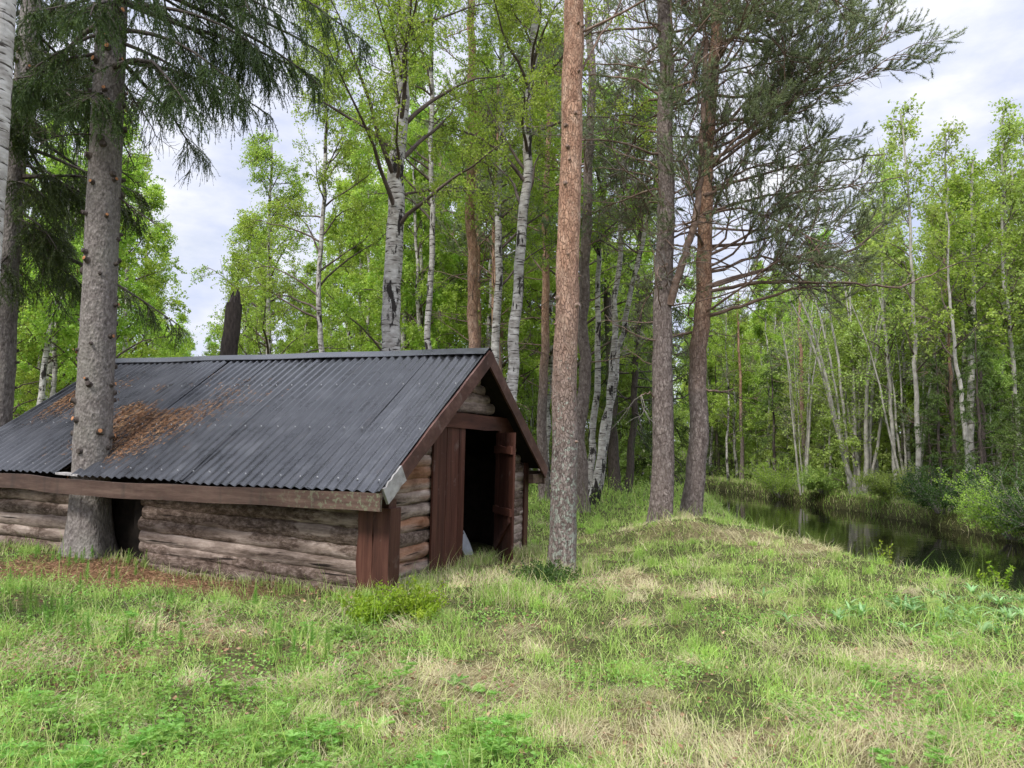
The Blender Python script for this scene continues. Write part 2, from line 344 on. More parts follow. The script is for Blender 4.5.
def build_tree(name, label, cat, spec, loc=(0, 0, 0), rz=0, group=None):
    """spec: kind, H, lean (dx,dy over H), r0, r1, seed, first, nprim, plen, elev, ... ; local origin at the trunk's foot"""
    S = dict(bark=B_birch, leaf=M_birchleaf, H=13, lean=(0, 0), r0=.16, r1=.04, seed=1, first=.3, last=.98, nprim=26, plen=2.2, ptip=.5, elev=40,
             grav=-.05, jit=.12, nsec=7, slen=.9, ntw=6, tlen=.4, tgrav=-.25, nleaf=12, lsize=.045, az=None, kind='broad', wob=.03, sides=12,
             flare=.35, twigs=True, dead=0, flare_h=.35, cut=None, lspread=.08, trings=None)
    S.update(spec); rng = np.random.default_rng(S['seed'])
    H = S['H']; n = S['trings'] or max(10, int(H * 2.2))
    t = thing(name, label, cat, loc, rz, group); PARTS[t.name] = []
    tm = MB(); path = trunk_path(np.array([0, 0, -.25]), np.array([S['lean'][0], S['lean'][1], H]), n, S['wob'], rng)
    rr = radii_for(n, S['r0'], S['r1'], S['flare'], H + .25, S['flare_h'])
    lob = .34 * np.exp(-np.linspace(0, H + .25, n) / (S['flare_h'] + .1)) + .015
    tube(tm, path, rr, S['sides'], 0, .5, .018, True, S['seed'], lob)
    cm = MB()
    # primaries
    for (first, last, npr, plen, ptip, elev, grav, foliage, azf) in S.get('tiers') or [(S['first'], S['last'], S['nprim'], S['plen'], S['ptip'], S['elev'], S['grav'], 1.0, S['az'])]:
        if npr == 0: continue
        u = np.linspace(first, last, npr) + rng.uniform(-.5, .5, npr) * (last - first) / npr; u = np.clip(u, 0, .99)
        idx = u * (n - 1); i0 = np.minimum(idx.astype(int), n - 2)
        P0 = path[i0] + (path[i0 + 1] - path[i0]) * (idx - i0)[:, None]
        az = rng.uniform(0, 2 * np.pi, npr) if azf is None else rad(azf[0]) + rng.normal(size=npr) * rad(azf[1])
        k = (u - first) / max(last - first, 1e-3)
        L = (plen + (ptip - plen) * k) * rng.uniform(.65, 1.25, npr)
        el = np.radians(elev + rng.normal(size=npr) * (15 if S['kind'] == 'pine' else 9) + k * 15)
        D = np.stack([np.cos(az) * np.cos(el), np.sin(az) * np.cos(el), np.sin(el)], 1)
        nseg = 9 if S['kind'] != 'broad' else 7
        PP = poly_batch(P0, D, L, nseg, grav, S['jit'], rng)
        rb = np.interp(u, np.linspace(0, 1, n), rr)
        for q in range(npr):
            r = min(rb[q] * .5, (.008 + .0075 * L[q]) if S['kind'] == 'pine' else (.010 + .0125 * L[q])) * (1.0 if foliage else .8)
            tube(tm, PP[q], np.linspace(r, .006, nseg + 1), 5, 1, .5, 0, False)
        if foliage == 0:       # dead limb: bare forked twigs
            A, T, pi, tt = sample_on(PP, 5, .25, .98, rng)
            SP = poly_batch(A, side_dirs(T, .8, rng), L[pi] * .28 * rng.uniform(.4, 1.2, len(pi)), 3, -.03, .2, rng)
            polys_to_prisms(tm, SP, .006, .003, 2)
            A, T, pi, tt = sample_on(SP, 3, .2, .95, rng)
            TP = poly_batch(A, side_dirs(T, .8, rng), .18, 2, -.03, .2, rng); polys_to_prisms(tm, TP, .004, .002, 2)
            continue
        ns = S['nsec']
        A, T, pi, tt = sample_on(PP, ns, .22 if S['kind'] == 'broad' else .3, 1, rng)
        if S['kind'] == 'broad':
            SD = side_dirs(T, .8, rng); SL = S['slen'] * (1.15 - .6 * tt) * rng.uniform(.6, 1.3, len(A)) * (L[pi] / plen) ** .5
            SP = poly_batch(A, SD, SL, 4, -.08, .15, rng)
            polys_to_prisms(tm, SP, .008, .003, 1)
            A, T, pi2, tt = sample_on(SP, S['ntw'], .15, 1, rng)
            TP = poly_batch(A, side_dirs(T, .9, rng), S['tlen'] * rng.uniform(.5, 1.3, len(A)), 3, S['tgrav'], .15, rng)
            if S['twigs']: polys_to_prisms(tm, TP, .0035, .0015, 2)
            nl = max(1, int(S['nleaf'] * 1.3 * foliage))
            A, T, pi3, tt = sample_on(TP, nl, .1, 1, rng)
            A = A + rng.normal(size=A.shape) * S['lspread'] * .4
            tw = rng.random(len(TP))[pi3]
            leaves(cm, A, S['lsize'] * rng.uniform(.7, 1.3, len(A)), S['lsize'] * .8, rng, 0, np.clip(tw * .6 + rng.random(len(A)) * .5, 0, 1))
        elif S['kind'] == 'pine':
            SD = side_dirs(T, .75, rng, .15); SL = S['slen'] * (1.2 - .7 * tt) * rng.uniform(.6, 1.3, len(A))
            SP = poly_batch(A, SD, SL, 4, .06, .18, rng)
            polys_to_prisms(tm, SP, .012, .004, 1)
            A, T, pi2, tt = sample_on(SP, S['ntw'], .3, 1, rng)
            TP = poly_batch(A, side_dirs(T, .7, rng, .3), S['tlen'] * rng.uniform(.5, 1.2, len(A)), 2, .15, .15, rng)
            polys_to_prisms(tm, TP, .005, .003, 2)
            # tufts of needles along the twig ends
            A, T, pi3, tt = sample_on(TP, S.get('ntuft', 3), .3, 1, rng)
            keep = rng.random(len(A)) < foliage; A = A[keep]; T = T[keep]
            m = S['nleaf']; PA = np.repeat(A, m, 0); TA = np.repeat(T, m, 0); sh = np.repeat(rng.random(len(A)), m)
            DD = norm(TA * .7 + rng.normal(size=PA.shape) * .65)
            needles(cm, PA + TA * rng.uniform(-.05, .05, (len(PA), 1)), DD, S['lsize'] * rng.uniform(.7, 1.2, len(PA)), S.get('nwid', .006), rng, 0, np.clip(sh * .6 + rng.random(len(PA)) * .4, 0, 1))
        else:                  # spruce: hanging branchlets
            side = np.cross(T, [0, 0, 1.]); side = norm(side) * np.where(rng.random(len(A)) < .5, -1, 1)[:, None]
            SD = norm(T * .5 + side * .75 + np.array([0, 0, -.35]) + rng.normal(size=T.shape) * .15)
            SL = S['slen'] * (1.15 - .75 * tt) * rng.uniform(.5, 1.2, len(A))
            SP = poly_batch(A, SD, SL, 4, S['tgrav'], .10, rng)
            polys_to_prisms(tm, SP, .006, .003, 1)
            A2, T2, pi2, tt2 = sample_on(SP, S['ntw'], .1, 1, rng)
            TD = norm(T2 * .5 + np.array([0, 0, -.8]) * (-S['tgrav'] * 3) + rng.normal(size=T2.shape) * .4)
            TP = poly_batch(A2, TD, S['tlen'] * rng.uniform(.4, 1.2, len(A2)), 3, S['tgrav'] * .6, .08, rng)
            polys_to_prisms(cm, TP, .004, .002, 0)
            for Q, m in ((SP, S['nleaf'] * 2), (TP, S['nleaf']), (PP[:, 3:], 60)):
                if foliage < 1: m = max(1, int(m * foliage))
                A3, T3, pi3, tt3 = sample_on(Q, m, 0, 1, rng)
                DD = norm(T3 * .8 + rng.normal(size=A3.shape) * .6)
                needles(cm, A3, DD, S['lsize'] * rng.uniform(.6, 1.2, len(A3)), S.get('nwid', .007), rng, 0, np.clip(rng.random(len(Q))[pi3] * .5 + rng.random(len(A3)) * .5, 0, 1))
    for e in S.get('extra', []): e(tm, path, rng)
    tmesh = tm.mesh(name + '_trunk', [S['bark'], S.get('limb', B_twig), S.get('twigmat', B_twig), S.get('m3', B_twig)], True)
    PARTS[t.name].append(link('trunk', tmesh, t))
    if cm.n: PARTS[t.name].append(link('crown', cm.mesh(name + '_crown', [S['leaf']]), t))
    return t

def hero(name, label, cat, b_px, t_px, Y, spec, zb=None, group=None):
    """trunk surveyed from two bearings at distance Y: foot on the ground, second point up the trunk"""
    B = at(b_px[0], b_px[1], Y); T = at(t_px[0], t_px[1], Y); s = (T[0] - B[0]) / (T[2] - B[2])
    g = hz(B[0], Y); x0 = B[0] + s * (g - B[2])
    H = spec.get('H', 12); spec = dict(spec); spec['lean'] = (s * H, spec.get('leany', 0))
    return build_tree(name, label, cat, spec, (x0, Y, hz(x0, Y)), 0, group)

# ================================================================== SETTING
SPR = (-5.42, 9.93)                     # foot of the big spruce that grows through the eave
def dryness(x, y):
    d = fbm(x * .75, y * .75, 31, 3) * .9 + fbm(x * 3, y * 3, 37, 2) * .5 - .41
    d = d + .22 * np.exp(-((x - 1.0) ** 2 + (y - 9.2) ** 2) / 1.6) + .17 * sstep(6.8, 3.8, y) * sstep(-1, 1.2, x)
    d = d - .22 * np.exp(-((y - (9.2 + .1 * x)) ** 2) / 1.4) * sstep(1.5, 3, x) - .35 * sstep(14.5, 18, y) - .06 * sstep(-1, -3, x)
    d = d + .12 * np.exp(-((x - 3.3) ** 2 + (y - 13.9) ** 2) / .8)
    return d
def litter(x, y):                       # rusty needle fall at the spruce and along the log wall
    r = np.hypot((x - SPR[0] - 1.6) / 2.5, (y - SPR[1] + .95) / 1.1)
    return sstep(1.25, .5, r + .5 * (fbm(x * 2.5, y * 2.5, 44) - .5)) + .75 * sstep(.62, .75, fbm(x * 1.3, y * 1.3, 51)) * sstep(-1.5, -3, x) * sstep(8, 5, y)
def axis(pts):
    out = []
    for a, b, s in pts: out.append(np.arange(a, b, s))
    return np.concatenate(out)
gx = axis([(-600, -100, 60), (-100, -40, 6), (-40, -9, 1), (-9, 4, .13), (4, 7.5, .07), (7.5, 11, .2), (11, 13.5, .08), (13.5, 30, .5), (30, 100, 5), (100, 601, 50)])
gy = axis([(-60, -6, 6), (-6, 1.5, .5), (1.5, 17, .11), (17, 32, .22), (32, 70, .8), (70, 130, 5), (130, 1001, 60)])
GX, GY = np.meshgrid(gx, gy, indexing='ij')
GZ = height(GX, GY)
HP0 = np.array([-1.33, 7.9, 1.127]); HV = np.array([.3907, .9205]); HU = np.array([-.9202, .3906])
gm = MB(); gm.add(np.stack([GX, GY, GZ], -1), grid_faces(len(gx), len(gy)), 0, .5)
def ground_material():
    m, nt, bs, out = newmat('ground_mix')
    A = lambda n: nd(nt, 'ShaderNodeAttribute', attribute_name=n).outputs['Fac']
    v = coords(nt); n1 = noise(nt, v, 22, 6, .7); n2 = noise(nt, v, 5, 4)
    green = ramp(nt, n1, [(.3, (.022, .024, .011)), (.5, (.07, .075, .026)), (.7, (.17, .17, .06))])
    straw = ramp(nt, n1, [(.3, (.07, .055, .025)), (.5, (.19, .155, .075)), (.72, (.36, .31, .16))])
    f = math_(nt, 'ADD', A('dry'), math_(nt, 'MULTIPLY_ADD', n2, .6, -.3), clamp=True)
    f = nd(nt, 'ShaderNodeMapRange', {'Value': f, 'From Min': .3, 'From Max': .6}).outputs[0]
    c = mix(nt, f, green, straw)
    lit = ramp(nt, n1, [(.3, (.07, .04, .022)), (.5, (.20, .115, .055)), (.7, (.34, .21, .11))])
    c = mix(nt, A('litter'), c, lit)
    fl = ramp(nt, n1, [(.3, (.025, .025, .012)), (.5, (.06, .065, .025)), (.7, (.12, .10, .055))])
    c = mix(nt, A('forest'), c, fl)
    c = mix(nt, A('mud'), c, ramp(nt, n1, [(.3, (.012, .010, .007)), (.7, (.05, .04, .028))]))
    nt.links.new(c, bs.inputs['Base Color']); bs.inputs['Roughness'].default_value = .95; bs.inputs['Specular IOR Level'].default_value = .1
    bump(nt, bs, n1, 1, .04)
    return m
gme = gm.mesh('ground', [ground_material()], True)
X, Y = GX.ravel(), GY.ravel(); n_, f_ = creek(X, Y)
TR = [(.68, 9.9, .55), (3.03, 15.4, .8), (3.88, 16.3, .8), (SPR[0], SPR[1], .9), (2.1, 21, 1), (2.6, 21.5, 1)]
def shade_zone(x, y):  # mask for contact shade painted on the ground around hut walls and trunk feet
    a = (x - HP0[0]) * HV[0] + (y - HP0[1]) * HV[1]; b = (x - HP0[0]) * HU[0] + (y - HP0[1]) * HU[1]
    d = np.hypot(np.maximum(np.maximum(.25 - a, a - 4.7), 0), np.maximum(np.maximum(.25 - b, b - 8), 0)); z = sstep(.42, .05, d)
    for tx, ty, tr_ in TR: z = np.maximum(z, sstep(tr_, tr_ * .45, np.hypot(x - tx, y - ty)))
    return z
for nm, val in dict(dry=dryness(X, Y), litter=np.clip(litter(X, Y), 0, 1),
                    forest=np.clip(sstep(.5, 2.5, X - f_) + sstep(20, 30, Y) * sstep(3, 1, X) * .8 + sstep(60, 70, Y) + .9 * shade_zone(X, Y), 0, 1),  # forest floor, plus contact shade painted at the hut and trunks
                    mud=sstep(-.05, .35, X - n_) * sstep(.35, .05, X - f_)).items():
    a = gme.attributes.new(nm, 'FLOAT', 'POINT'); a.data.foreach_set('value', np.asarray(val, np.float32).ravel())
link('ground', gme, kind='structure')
# water of the creek
wm = MB(); ys = np.arange(-5, 90, .5); n_, f_ = creek(ys, ys * 0)
n_ = np.interp(ys, *NEAR) ; f_ = np.interp(ys, *FAR)
nu = 14; W = np.stack([n_[:, None] - .3 + (f_ - n_ + 1.2)[:, None] * np.linspace(0, 1, nu)[None], np.repeat(ys[:, None], nu, 1), np.full((len(ys), nu), WATER_Z)], -1)
wm.add(W, grid_faces(len(ys), nu), 0, .5)
m, nt, bs, out = newmat('still_dark_water')
bs.inputs['Base Color'].default_value = (.004, .0035, .0025, 1); bs.inputs['Roughness'].default_value = .03; bs.inputs['IOR'].default_value = 1.33
wv = coords(nt, (1, .6, 1)); bump(nt, bs, math_(nt, 'ADD', noise(nt, wv, 3.5, 3), math_(nt, 'MULTIPLY', noise(nt, wv, .8, 2), 1.5)), .10, .05)
link('creek_water', wm.mesh('creek_water', [m], True), kind='structure')

# ------------------------------------------------------------------ grass
HP0 = np.array([-1.33, 7.9, 1.127]); HV = np.array([.3907, .9205]); HU = np.array([-.9202, .3906])
def in_hut(x, y, mrg=0.0):
    a = (x - HP0[0]) * HV[0] + (y - HP0[1]) * HV[1]; b = (x - HP0[0]) * HU[0] + (y - HP0[1]) * HU[1]
    return (a > .27 - mrg) & (a < 4.6 + mrg) & (b > .28 - mrg) & (b < 8 + mrg)
def ground_points(n, y0, y1, rng, spread=.80):
    y = np.exp(rng.uniform(math.log(y0), math.log(y1), n)); x = rng.uniform(-1, 1, n) * (spread * y + 1.2)
    nn, ff = creek(x, y); d = x - nn
    ok = (~in_hut(x, y)) & ~((d > .5) & (x - ff < .3))
    return x[ok], y[ok]
def blades(mb, x, y, L, W, lean, rng, shade, bend=.6, az=None):
    n = len(x)
    if az is None: az = rng.uniform(0, 2 * np.pi, n)
    H = np.stack([np.cos(az), np.sin(az), np.zeros(n)], 1); up = np.array([0, 0, 1.])
    lean = np.broadcast_to(lean, (n,))[:, None]; L = L[:, None]; W = np.broadcast_to(W, (n,))[:, None]
    d0 = norm(H * np.sin(lean) + up * np.cos(lean)); l2 = np.minimum(lean + bend * rng.uniform(.3, 1.4, (n, 1)), 1.75); d1 = norm(H * np.sin(l2) + up * np.cos(l2))
    fa = rng.uniform(0, np.pi, n); S = np.stack([np.cos(fa), np.sin(fa), np.zeros(n)], 1)
    P = np.stack([x, y, height(x, y) - .006], 1); Mi = P + d0 * L * .5; T = Mi + d1 * L * .5
    V = np.stack([P - S * W / 2, P + S * W / 2, Mi + S * W * .42, Mi - S * W * .42, T], 1)
    i = (np.arange(n) * 5)[:, None]
    mb.add(V, i + np.array([[0, 1, 2, 3]]), 0, shade)
    mb.f3.append((i + np.array([[3, 2, 4]]) + mb.n - len(V) * 5, np.zeros(n, np.int32), np.asarray(shade, np.float32)))
m, nt, bs, out = newmat('grass_blade')
gc = ramp(nt, shade_attr(nt), [(0, (.17, .10, .05)), (.14, (.38, .29, .15)), (.32, (.66, .59, .36)), (.48, (.60, .62, .26)), (.66, (.39, .54, .13)), (.85, (.28, .48, .075)), (1, (.48, .68, .15))])
gc = nd(nt, 'ShaderNodeHueSaturation', {'Color': gc, 'Value': math_(nt, 'MULTIPLY_ADD', noise(nt, coords(nt), 2.2, 5), 1.3, .32)}).outputs[0]
nt.links.new(gc, bs.inputs['Base Color']); bs.inputs['Roughness'].default_value = .6; bs.inputs['Specular IOR Level'].default_value = .25
tr = nd(nt, 'ShaderNodeBsdfTranslucent', {'Color': gc}); mx = nd(nt, 'ShaderNodeMixShader', {0: .3, 1: bs.outputs[0], 2: tr.outputs[0]}); nt.links.new(mx.outputs[0], out.inputs[0])
M_grass = m
g = MB(); r = np.random.default_rng(11)
def grass_pass(n, y0, y1, lo, hi, lean, kind, wk=1.0, bend=.6):
    x, y = ground_points(n, y0, y1, r)
    d = dryness(x, y) + r.normal(size=len(x)) * .08; lt = litter(x, y); nn, ff = creek(x, y)
    if kind == 'dry': k = (r.random(len(x)) < sstep(.28, .55, d) * .9 + .13) & (r.random(len(x)) > lt * .8)
    else: k = (r.random(len(x)) < sstep(.66, .36, d) * .85 + .15) & (r.random(len(x)) > lt * .95)
    k &= ~((x - ff > 2.5) & (r.random(len(x)) < .75))
    cl = np.clip((fbm(x * 4.5, y * 4.5, 61, 2) - .5) * 1.9 + .5, 0, 1.1)
    bare = sstep(.52, .65, fbm(x * 1.6, y * 1.6, 66, 3)) * sstep(12, 7, y) * (.55 + .45 * sstep(.5, -2, x)); k &= (r.random(len(x)) > bare) & (r.random(len(x)) > .6 * shade_zone(x, y))
    k &= r.random(len(x)) < .35 + cl
    x, y, d, cl = x[k], y[k], d[k], cl[k]; n = len(x)
    L = r.uniform(lo, hi, n) * (.5 + cl) * (1 + .9 * sstep(14, 20, y) * (kind != 'dry')); W = np.maximum(.0032, .00062 * y) * wk * r.uniform(.7, 1.4, n)
    if kind == 'dry': sh = np.clip(.27 + r.normal(size=n) * .075 + .05 * (r.random(n) < .2), .02, .45)
    else: sh = np.clip(.69 + r.normal(size=n) * .13 - .25 * sstep(.35, .6, d) + .10 * sstep(14, 18, y), .42, 1)
    blades(g, x, y, L, W, np.clip(lean + r.normal(size=n) * .3, 0, 1.5), r, sh, bend)
grass_pass(85000, 2.2, 22, .08, .24, 1.05, 'dry', .9, .6)
# matted wisps: straw combed flat in swirls
cx, cy = ground_points(900, 2.3, 18, r); dd = dryness(cx, cy); kk = r.random(len(cx)) < sstep(.12, .5, dd) + .10; cx, cy = cx[kk], cy[kk]
nb_ = 130; ca = np.repeat(r.uniform(0, 6.28, len(cx)), nb_); sg = np.repeat(.05 + .12 * r.random(len(cx)), nb_); bx = np.repeat(cx, nb_) + r.normal(size=len(ca)) * sg; by = np.repeat(cy, nb_) + r.normal(size=len(ca)) * sg
kk = ~in_hut(bx, by) & (litter(bx, by) < .5); bx, by, ca = bx[kk], by[kk], ca[kk]; n = len(bx)
blades(g, bx, by, r.uniform(.09, .26, n), np.maximum(.003, .0006 * by) * r.uniform(.7, 1.2, n), np.clip(1.0 + r.normal(size=n) * .25, .2, 1.45), r, np.clip(.30 + r.normal(size=n) * .05, .08, .42), .7, ca + r.normal(size=n) * .45)
cx, cy = ground_points(1300, 2.3, 26, r); dd = dryness(cx, cy); kk = (r.random(len(cx)) < sstep(.55, .3, dd) + .2) & (litter(cx, cy) < .4); cx, cy = cx[kk], cy[kk]
nb_ = 60; ca = r.uniform(0, 6.28, len(cx) * nb_); bx = np.repeat(cx, nb_) + r.normal(size=len(ca)) * .05; by = np.repeat(cy, nb_) + r.normal(size=len(ca)) * .05; hh = np.repeat(r.uniform(.07, .22, len(cx)), nb_); sh = np.repeat(r.uniform(.55, .95, len(cx)), nb_)
kk = ~in_hut(bx, by); bx, by, ca, hh, sh = bx[kk], by[kk], ca[kk], hh[kk], sh[kk]; n = len(bx)
blades(g, bx, by, hh * r.uniform(.6, 1.2, n), np.maximum(.0035, .00062 * by) * r.uniform(.7, 1.3, n), np.abs(r.normal(size=n) * .4), r, np.clip(sh + r.normal(size=n) * .07, .45, 1), .8, ca)
grass_pass(230000, 2.2, 40, .045, .145, .6, 'green')
grass_pass(60000, 2.2, 22, .03, .08, .9, 'green', 2.0)
grass_pass(16000, 2.2, 45, .22, .42, .3, 'green', .9)
# tall stems at the wall foot, the near bank crest and the far bank fringe
def fringe(n, fx, fy, L0, L1, dry=.3, sp=.12):
    t = r.random(n); x = fx(t) + r.normal(size=n) * sp; y = fy(t) + r.normal(size=n) * sp
    k = ~in_hut(x, y, -.02); x = x[k]; y = y[k]; n = len(x)
    sh = np.where(r.random(n) < dry, .3 + r.normal(size=n) * .05, .72 + r.normal(size=n) * .12)
    blades(g, x, y, r.uniform(L0, L1, n), np.maximum(.004, .0006 * y), np.abs(r.normal(size=n) * .35), r, np.clip(sh, 0, 1), .7)
hp = lambda a, b: HP0[:2] + HV * a + HU * b
A_, B_ = hp(.15, .1), hp(.15, 7.8)
fringe(1500, lambda t: A_[0] + (B_ - A_)[0] * t, lambda t: A_[1] + (B_ - A_)[1] * t, .08, .20, .35, .10)
A2_, B2_ = hp(.1, .1), hp(4.8, .1)
fringe(1800, lambda t: A2_[0] + (B2_ - A2_)[0] * t, lambda t: A2_[1] + (B2_ - A2_)[1] * t, .10, .26, .5, .08)
fringe(9000, lambda t: np.interp(8 + 35 * t ** 1.5, *NEAR) + .15, lambda t: 8 + 35 * t ** 1.5, .06, .22, .35, .22)
fringe(9000, lambda t: np.interp(12 + 50 * t ** 1.3, *FAR) + .5, lambda t: 12 + 50 * t ** 1.3, .08, .3, .3, .35)
for cx, cy in ((.72, 10), (3.13, 15.4), (3.9, 16.4), (2.1, 22), (.0, 7.9)):
    fringe(500, lambda t: cx + .28 * np.cos(t * 6.28), lambda t: cy + .28 * np.sin(t * 6.28), .12, .32, .45, .08)
link('grass', g.mesh('grass', [M_grass]), kind='stuff', label='matted straw and fresh green grass over the clearing')

# forest floor plants, uncountable
u = MB()
def floor_leaves(n, fx, fy, hmax, size, seed):
    q = np.random.default_rng(seed); x = fx(q, n); y = fy(q, n)
    nn, ff = creek(x, y); k = (~in_hut(x, y, .1)) & ~((x > nn - .2) & (x < ff + .4)); x = x[k]; y = y[k]
    k = q.random(len(x)) < fbm(x * .9, y * .9, 77, 2) * 1.5 - .25; x = x[k]; y = y[k]; n = len(x)
    P = np.stack([x, y, height(x, y) + hmax * q.random(n) ** 1.5 * fbm(x * 1.4, y * 1.4, 78)], 1)
    leaves(u, P, size * np.maximum(1, y / 22) * q.uniform(.6, 1.3, n), size * .6, q, 0, None, -.2)
floor_leaves(70000, lambda q, n: q.uniform(11.8, 40, n), lambda q, n: q.uniform(10, 60, n), 1.0, .10, 3)
floor_leaves(50000, lambda q, n: q.uniform(-30, 7, n), lambda q, n: q.uniform(19, 60, n), .9, .09, 4)
link('undergrowth', u.mesh('undergrowth', [M_youngleaf]), kind='stuff', label='low leafy undergrowth on the forest floor')
# small herbs woven through the near turf, dead leaves and twigs among them
q = np.random.default_rng(15); wb = MB()
x, y = ground_points(95000, 2.3, 9.5, q); pch = fbm(x * 1.1, y * 1.1, 140, 3) + .13 * sstep(.5, -1.5, x) ; k = (q.random(len(x)) < sstep(.52, .66, pch) + .05) & (litter(x, y) < .7); x, y = x[k], y[k]
P = np.stack([x, y, height(x, y) + q.uniform(.015, .085, len(x))], 1); D = q.normal(size=P.shape); D[:, 2] *= .35
leaves(wb, P, q.uniform(.014, .034, len(x)), q.uniform(.010, .022, len(x)), q, 0, np.clip(fbm(x * 6, y * 6, 141) + q.normal(size=len(x)) * .15, 0, 1), D=D)
link('ground_weeds', wb.mesh('ground_weeds', [M_lupin]), kind='stuff', label='small leafy herbs woven through the near turf')
db = MB(); x, y = ground_points(16000, 2.3, 12, q); k = q.random(len(x)) < sstep(.45, .62, fbm(x * 1.3, y * 1.3, 51)) * sstep(1.5, -2, x) + .12; x, y = x[k], y[k]
P = np.stack([x, y, height(x, y) + q.uniform(.003, .05, len(x))], 1); D = q.normal(size=P.shape); D[:, 2] *= .2; leaves(db, P, q.uniform(.025, .055, len(x)), q.uniform(.018, .035, len(x)), q, 0, D=D)
x, y = ground_points(1500, 2.3, 14, q); A = np.stack([x, y, height(x, y) + .02], 1); az = q.uniform(0, 6.28, len(x)); ln = q.uniform(.05, .28, len(x)); prisms(db, A, A + np.stack([np.cos(az) * ln, np.sin(az) * ln, q.normal(size=len(x)) * .02], 1), .003, .002, 0, .2)
link('leaf_litter', db.mesh('leaf_litter', [plain('dead_leaf', [(.3, (.11, .06, .035)), (.5, (.24, .14, .08)), (.7, (.42, .29, .18))], ns=5, vary=.4)]), kind='stuff', label='dead brown leaves and twigs scattered over the turf')
# needle fall on the ground by the spruce
q = np.random.default_rng(5); x = SPR[0] + 1.3 + q.normal(size=34000) * 1.9; y = SPR[1] - .7 + q.normal(size=34000) * .8
k = (q.random(len(x)) < litter(x, y)) & ~in_hut(x, y); x = x[k]; y = y[k]
nb = MB(); az = q.uniform(0, 6.28, len(x))
needles(nb, np.stack([x, y, height(x, y) + q.uniform(.0, .025, len(x))], 1), np.stack([np.cos(az), np.sin(az), q.normal(size=len(x)) * .25], 1), q.uniform(.03, .09, len(x)), .006, q)
M_litter = plain('fallen_needles', [(.3, (.13, .065, .035)), (.5, (.26, .145, .08)), (.7, (.38, .25, .14))], ns=9, vary=.5)
link('fallen_needles', nb.mesh('fallen_needles', [M_litter]), kind='stuff', label='rusty spruce needle fall on the ground under the big spruce')

# ================================================================== LOG HUT
hv = Vector((math.cos(rad(67)), math.sin(rad(67)), 0)); hu = Vector((-math.sin(rad(67)), math.cos(rad(67)), .024)).normalized(); hw = hv.cross(hu)
P0 = Vector((-1.33, 7.9, 1.127))
hut = thing('log_hut', 'low dark log hut with black corrugated metal roof and half open plank door', 'hut')
hut.matrix_world = Matrix(((hv.x, hu.x, hw.x, P0.x), (hv.y, hu.y, hw.y, P0.y), (hv.z, hu.z, hw.z, P0.z), (0, 0, 0, 1)))
hr = np.random.default_rng(21)
def tuple_v(nt, scale): return coords(nt, tuple(k * .5 if k < 1 else 1 for k in scale))
def log_material(name, scale):
    m, nt, bs, out = newmat(name); s = shade_attr(nt)
    v = coords(nt, scale); n1 = noise(nt, v, 9, 7, .72); crk = ramp(nt, noise(nt, tuple_v(nt, scale), 16, 3, .5), [(.30, (0, 0, 0)), (.36, (1, 1, 1))]); n2 = noise(nt, coords(nt, tuple(.35 if k < 1 else 1 for k in scale)), 3.2, 5, .6); n3 = noise(nt, coords(nt, tuple(.5 if k < 1 else 1 for k in scale)), 24, 7, .75)
    wood = ramp(nt, n1, [(.30, (.04, .03, .024)), (.42, (.22, .185, .16)), (.56, (.39, .345, .31)), (.75, (.60, .56, .52))])
    bark = ramp(nt, n3, [(.3, (.05, .038, .032)), (.48, (.15, .12, .10)), (.6, (.29, .245, .22)), (.75, (.48, .43, .40))])
    f = math_(nt, 'ADD', n2, math_(nt, 'MULTIPLY_ADD', s, .5, -.22))
    c = mix(nt, ramp(nt, f, [(.47, (1, 1, 1)), (.52, (0, 0, 0))]), wood, bark)
    om = math_(nt, 'MULTIPLY', ramp(nt, noise(nt, v, 3, 4), [(.46, (0, 0, 0)), (.58, (1, 1, 1))]), math_(nt, 'GREATER_THAN', s, .68))
    c = mix(nt, math_(nt, 'MULTIPLY', om, .62), c, (.33, .15, .065))
    pk = ramp(nt, noise(nt, coords(nt, tuple(.5 if k < 1 else 1 for k in scale)), 5, 4, .7), [(.35, (.55, .47, .43)), (.65, (1.15, 1.04, .98))])
    c = mix(nt, 1.0, c, pk, 'MULTIPLY'); c = mix(nt, crk, (.02, .015, .012), c)
    nt.links.new(c, bs.inputs['Base Color']); bs.inputs['Roughness'].default_value = .9; bs.inputs['Specular IOR Level'].default_value = .15
    bump(nt, bs, math_(nt, 'ADD', math_(nt, 'MULTIPLY', n1, .7), n3), 1.0, .022)
    return m
M_logY = log_material('weathered_log_side', (1, .10, 1)); M_logX = log_material('weathered_log_gable', (.12, 1, 1))
M_end = plain('sawn_log_end', [(.3, (.10, .07, .05)), (.6, (.28, .22, .17))], ns=14)
def board_mat(name, c0, c1, c2, scale):
    m, nt, bs, out = newmat(name); v = coords(nt, scale); n1 = noise(nt, v, 11, 7, .7); n2 = noise(nt, coords(nt), 5, 4, .65)
    c = ramp(nt, n1, [(.28, c0), (.52, c1), (.75, c2)])
    c = mix(nt, ramp(nt, n2, [(.6, (0, 0, 0)), (.72, (.5, .5, .5))]), c, (.20, .15, .13))
    k = math_(nt, 'MULTIPLY_ADD', shade_attr(nt), .8, .6); c = nd(nt, 'ShaderNodeHueSaturation', {'Color': c, 'Value': k}).outputs[0]
    nt.links.new(c, bs.inputs['Base Color']); bs.inputs['Roughness'].default_value = .62; bs.inputs['Specular IOR Level'].default_value = .3
    bump(nt, bs, n1, .6, .008); return m
BR = ((.025, .009, .006), (.075, .028, .018), (.14, .062, .042))
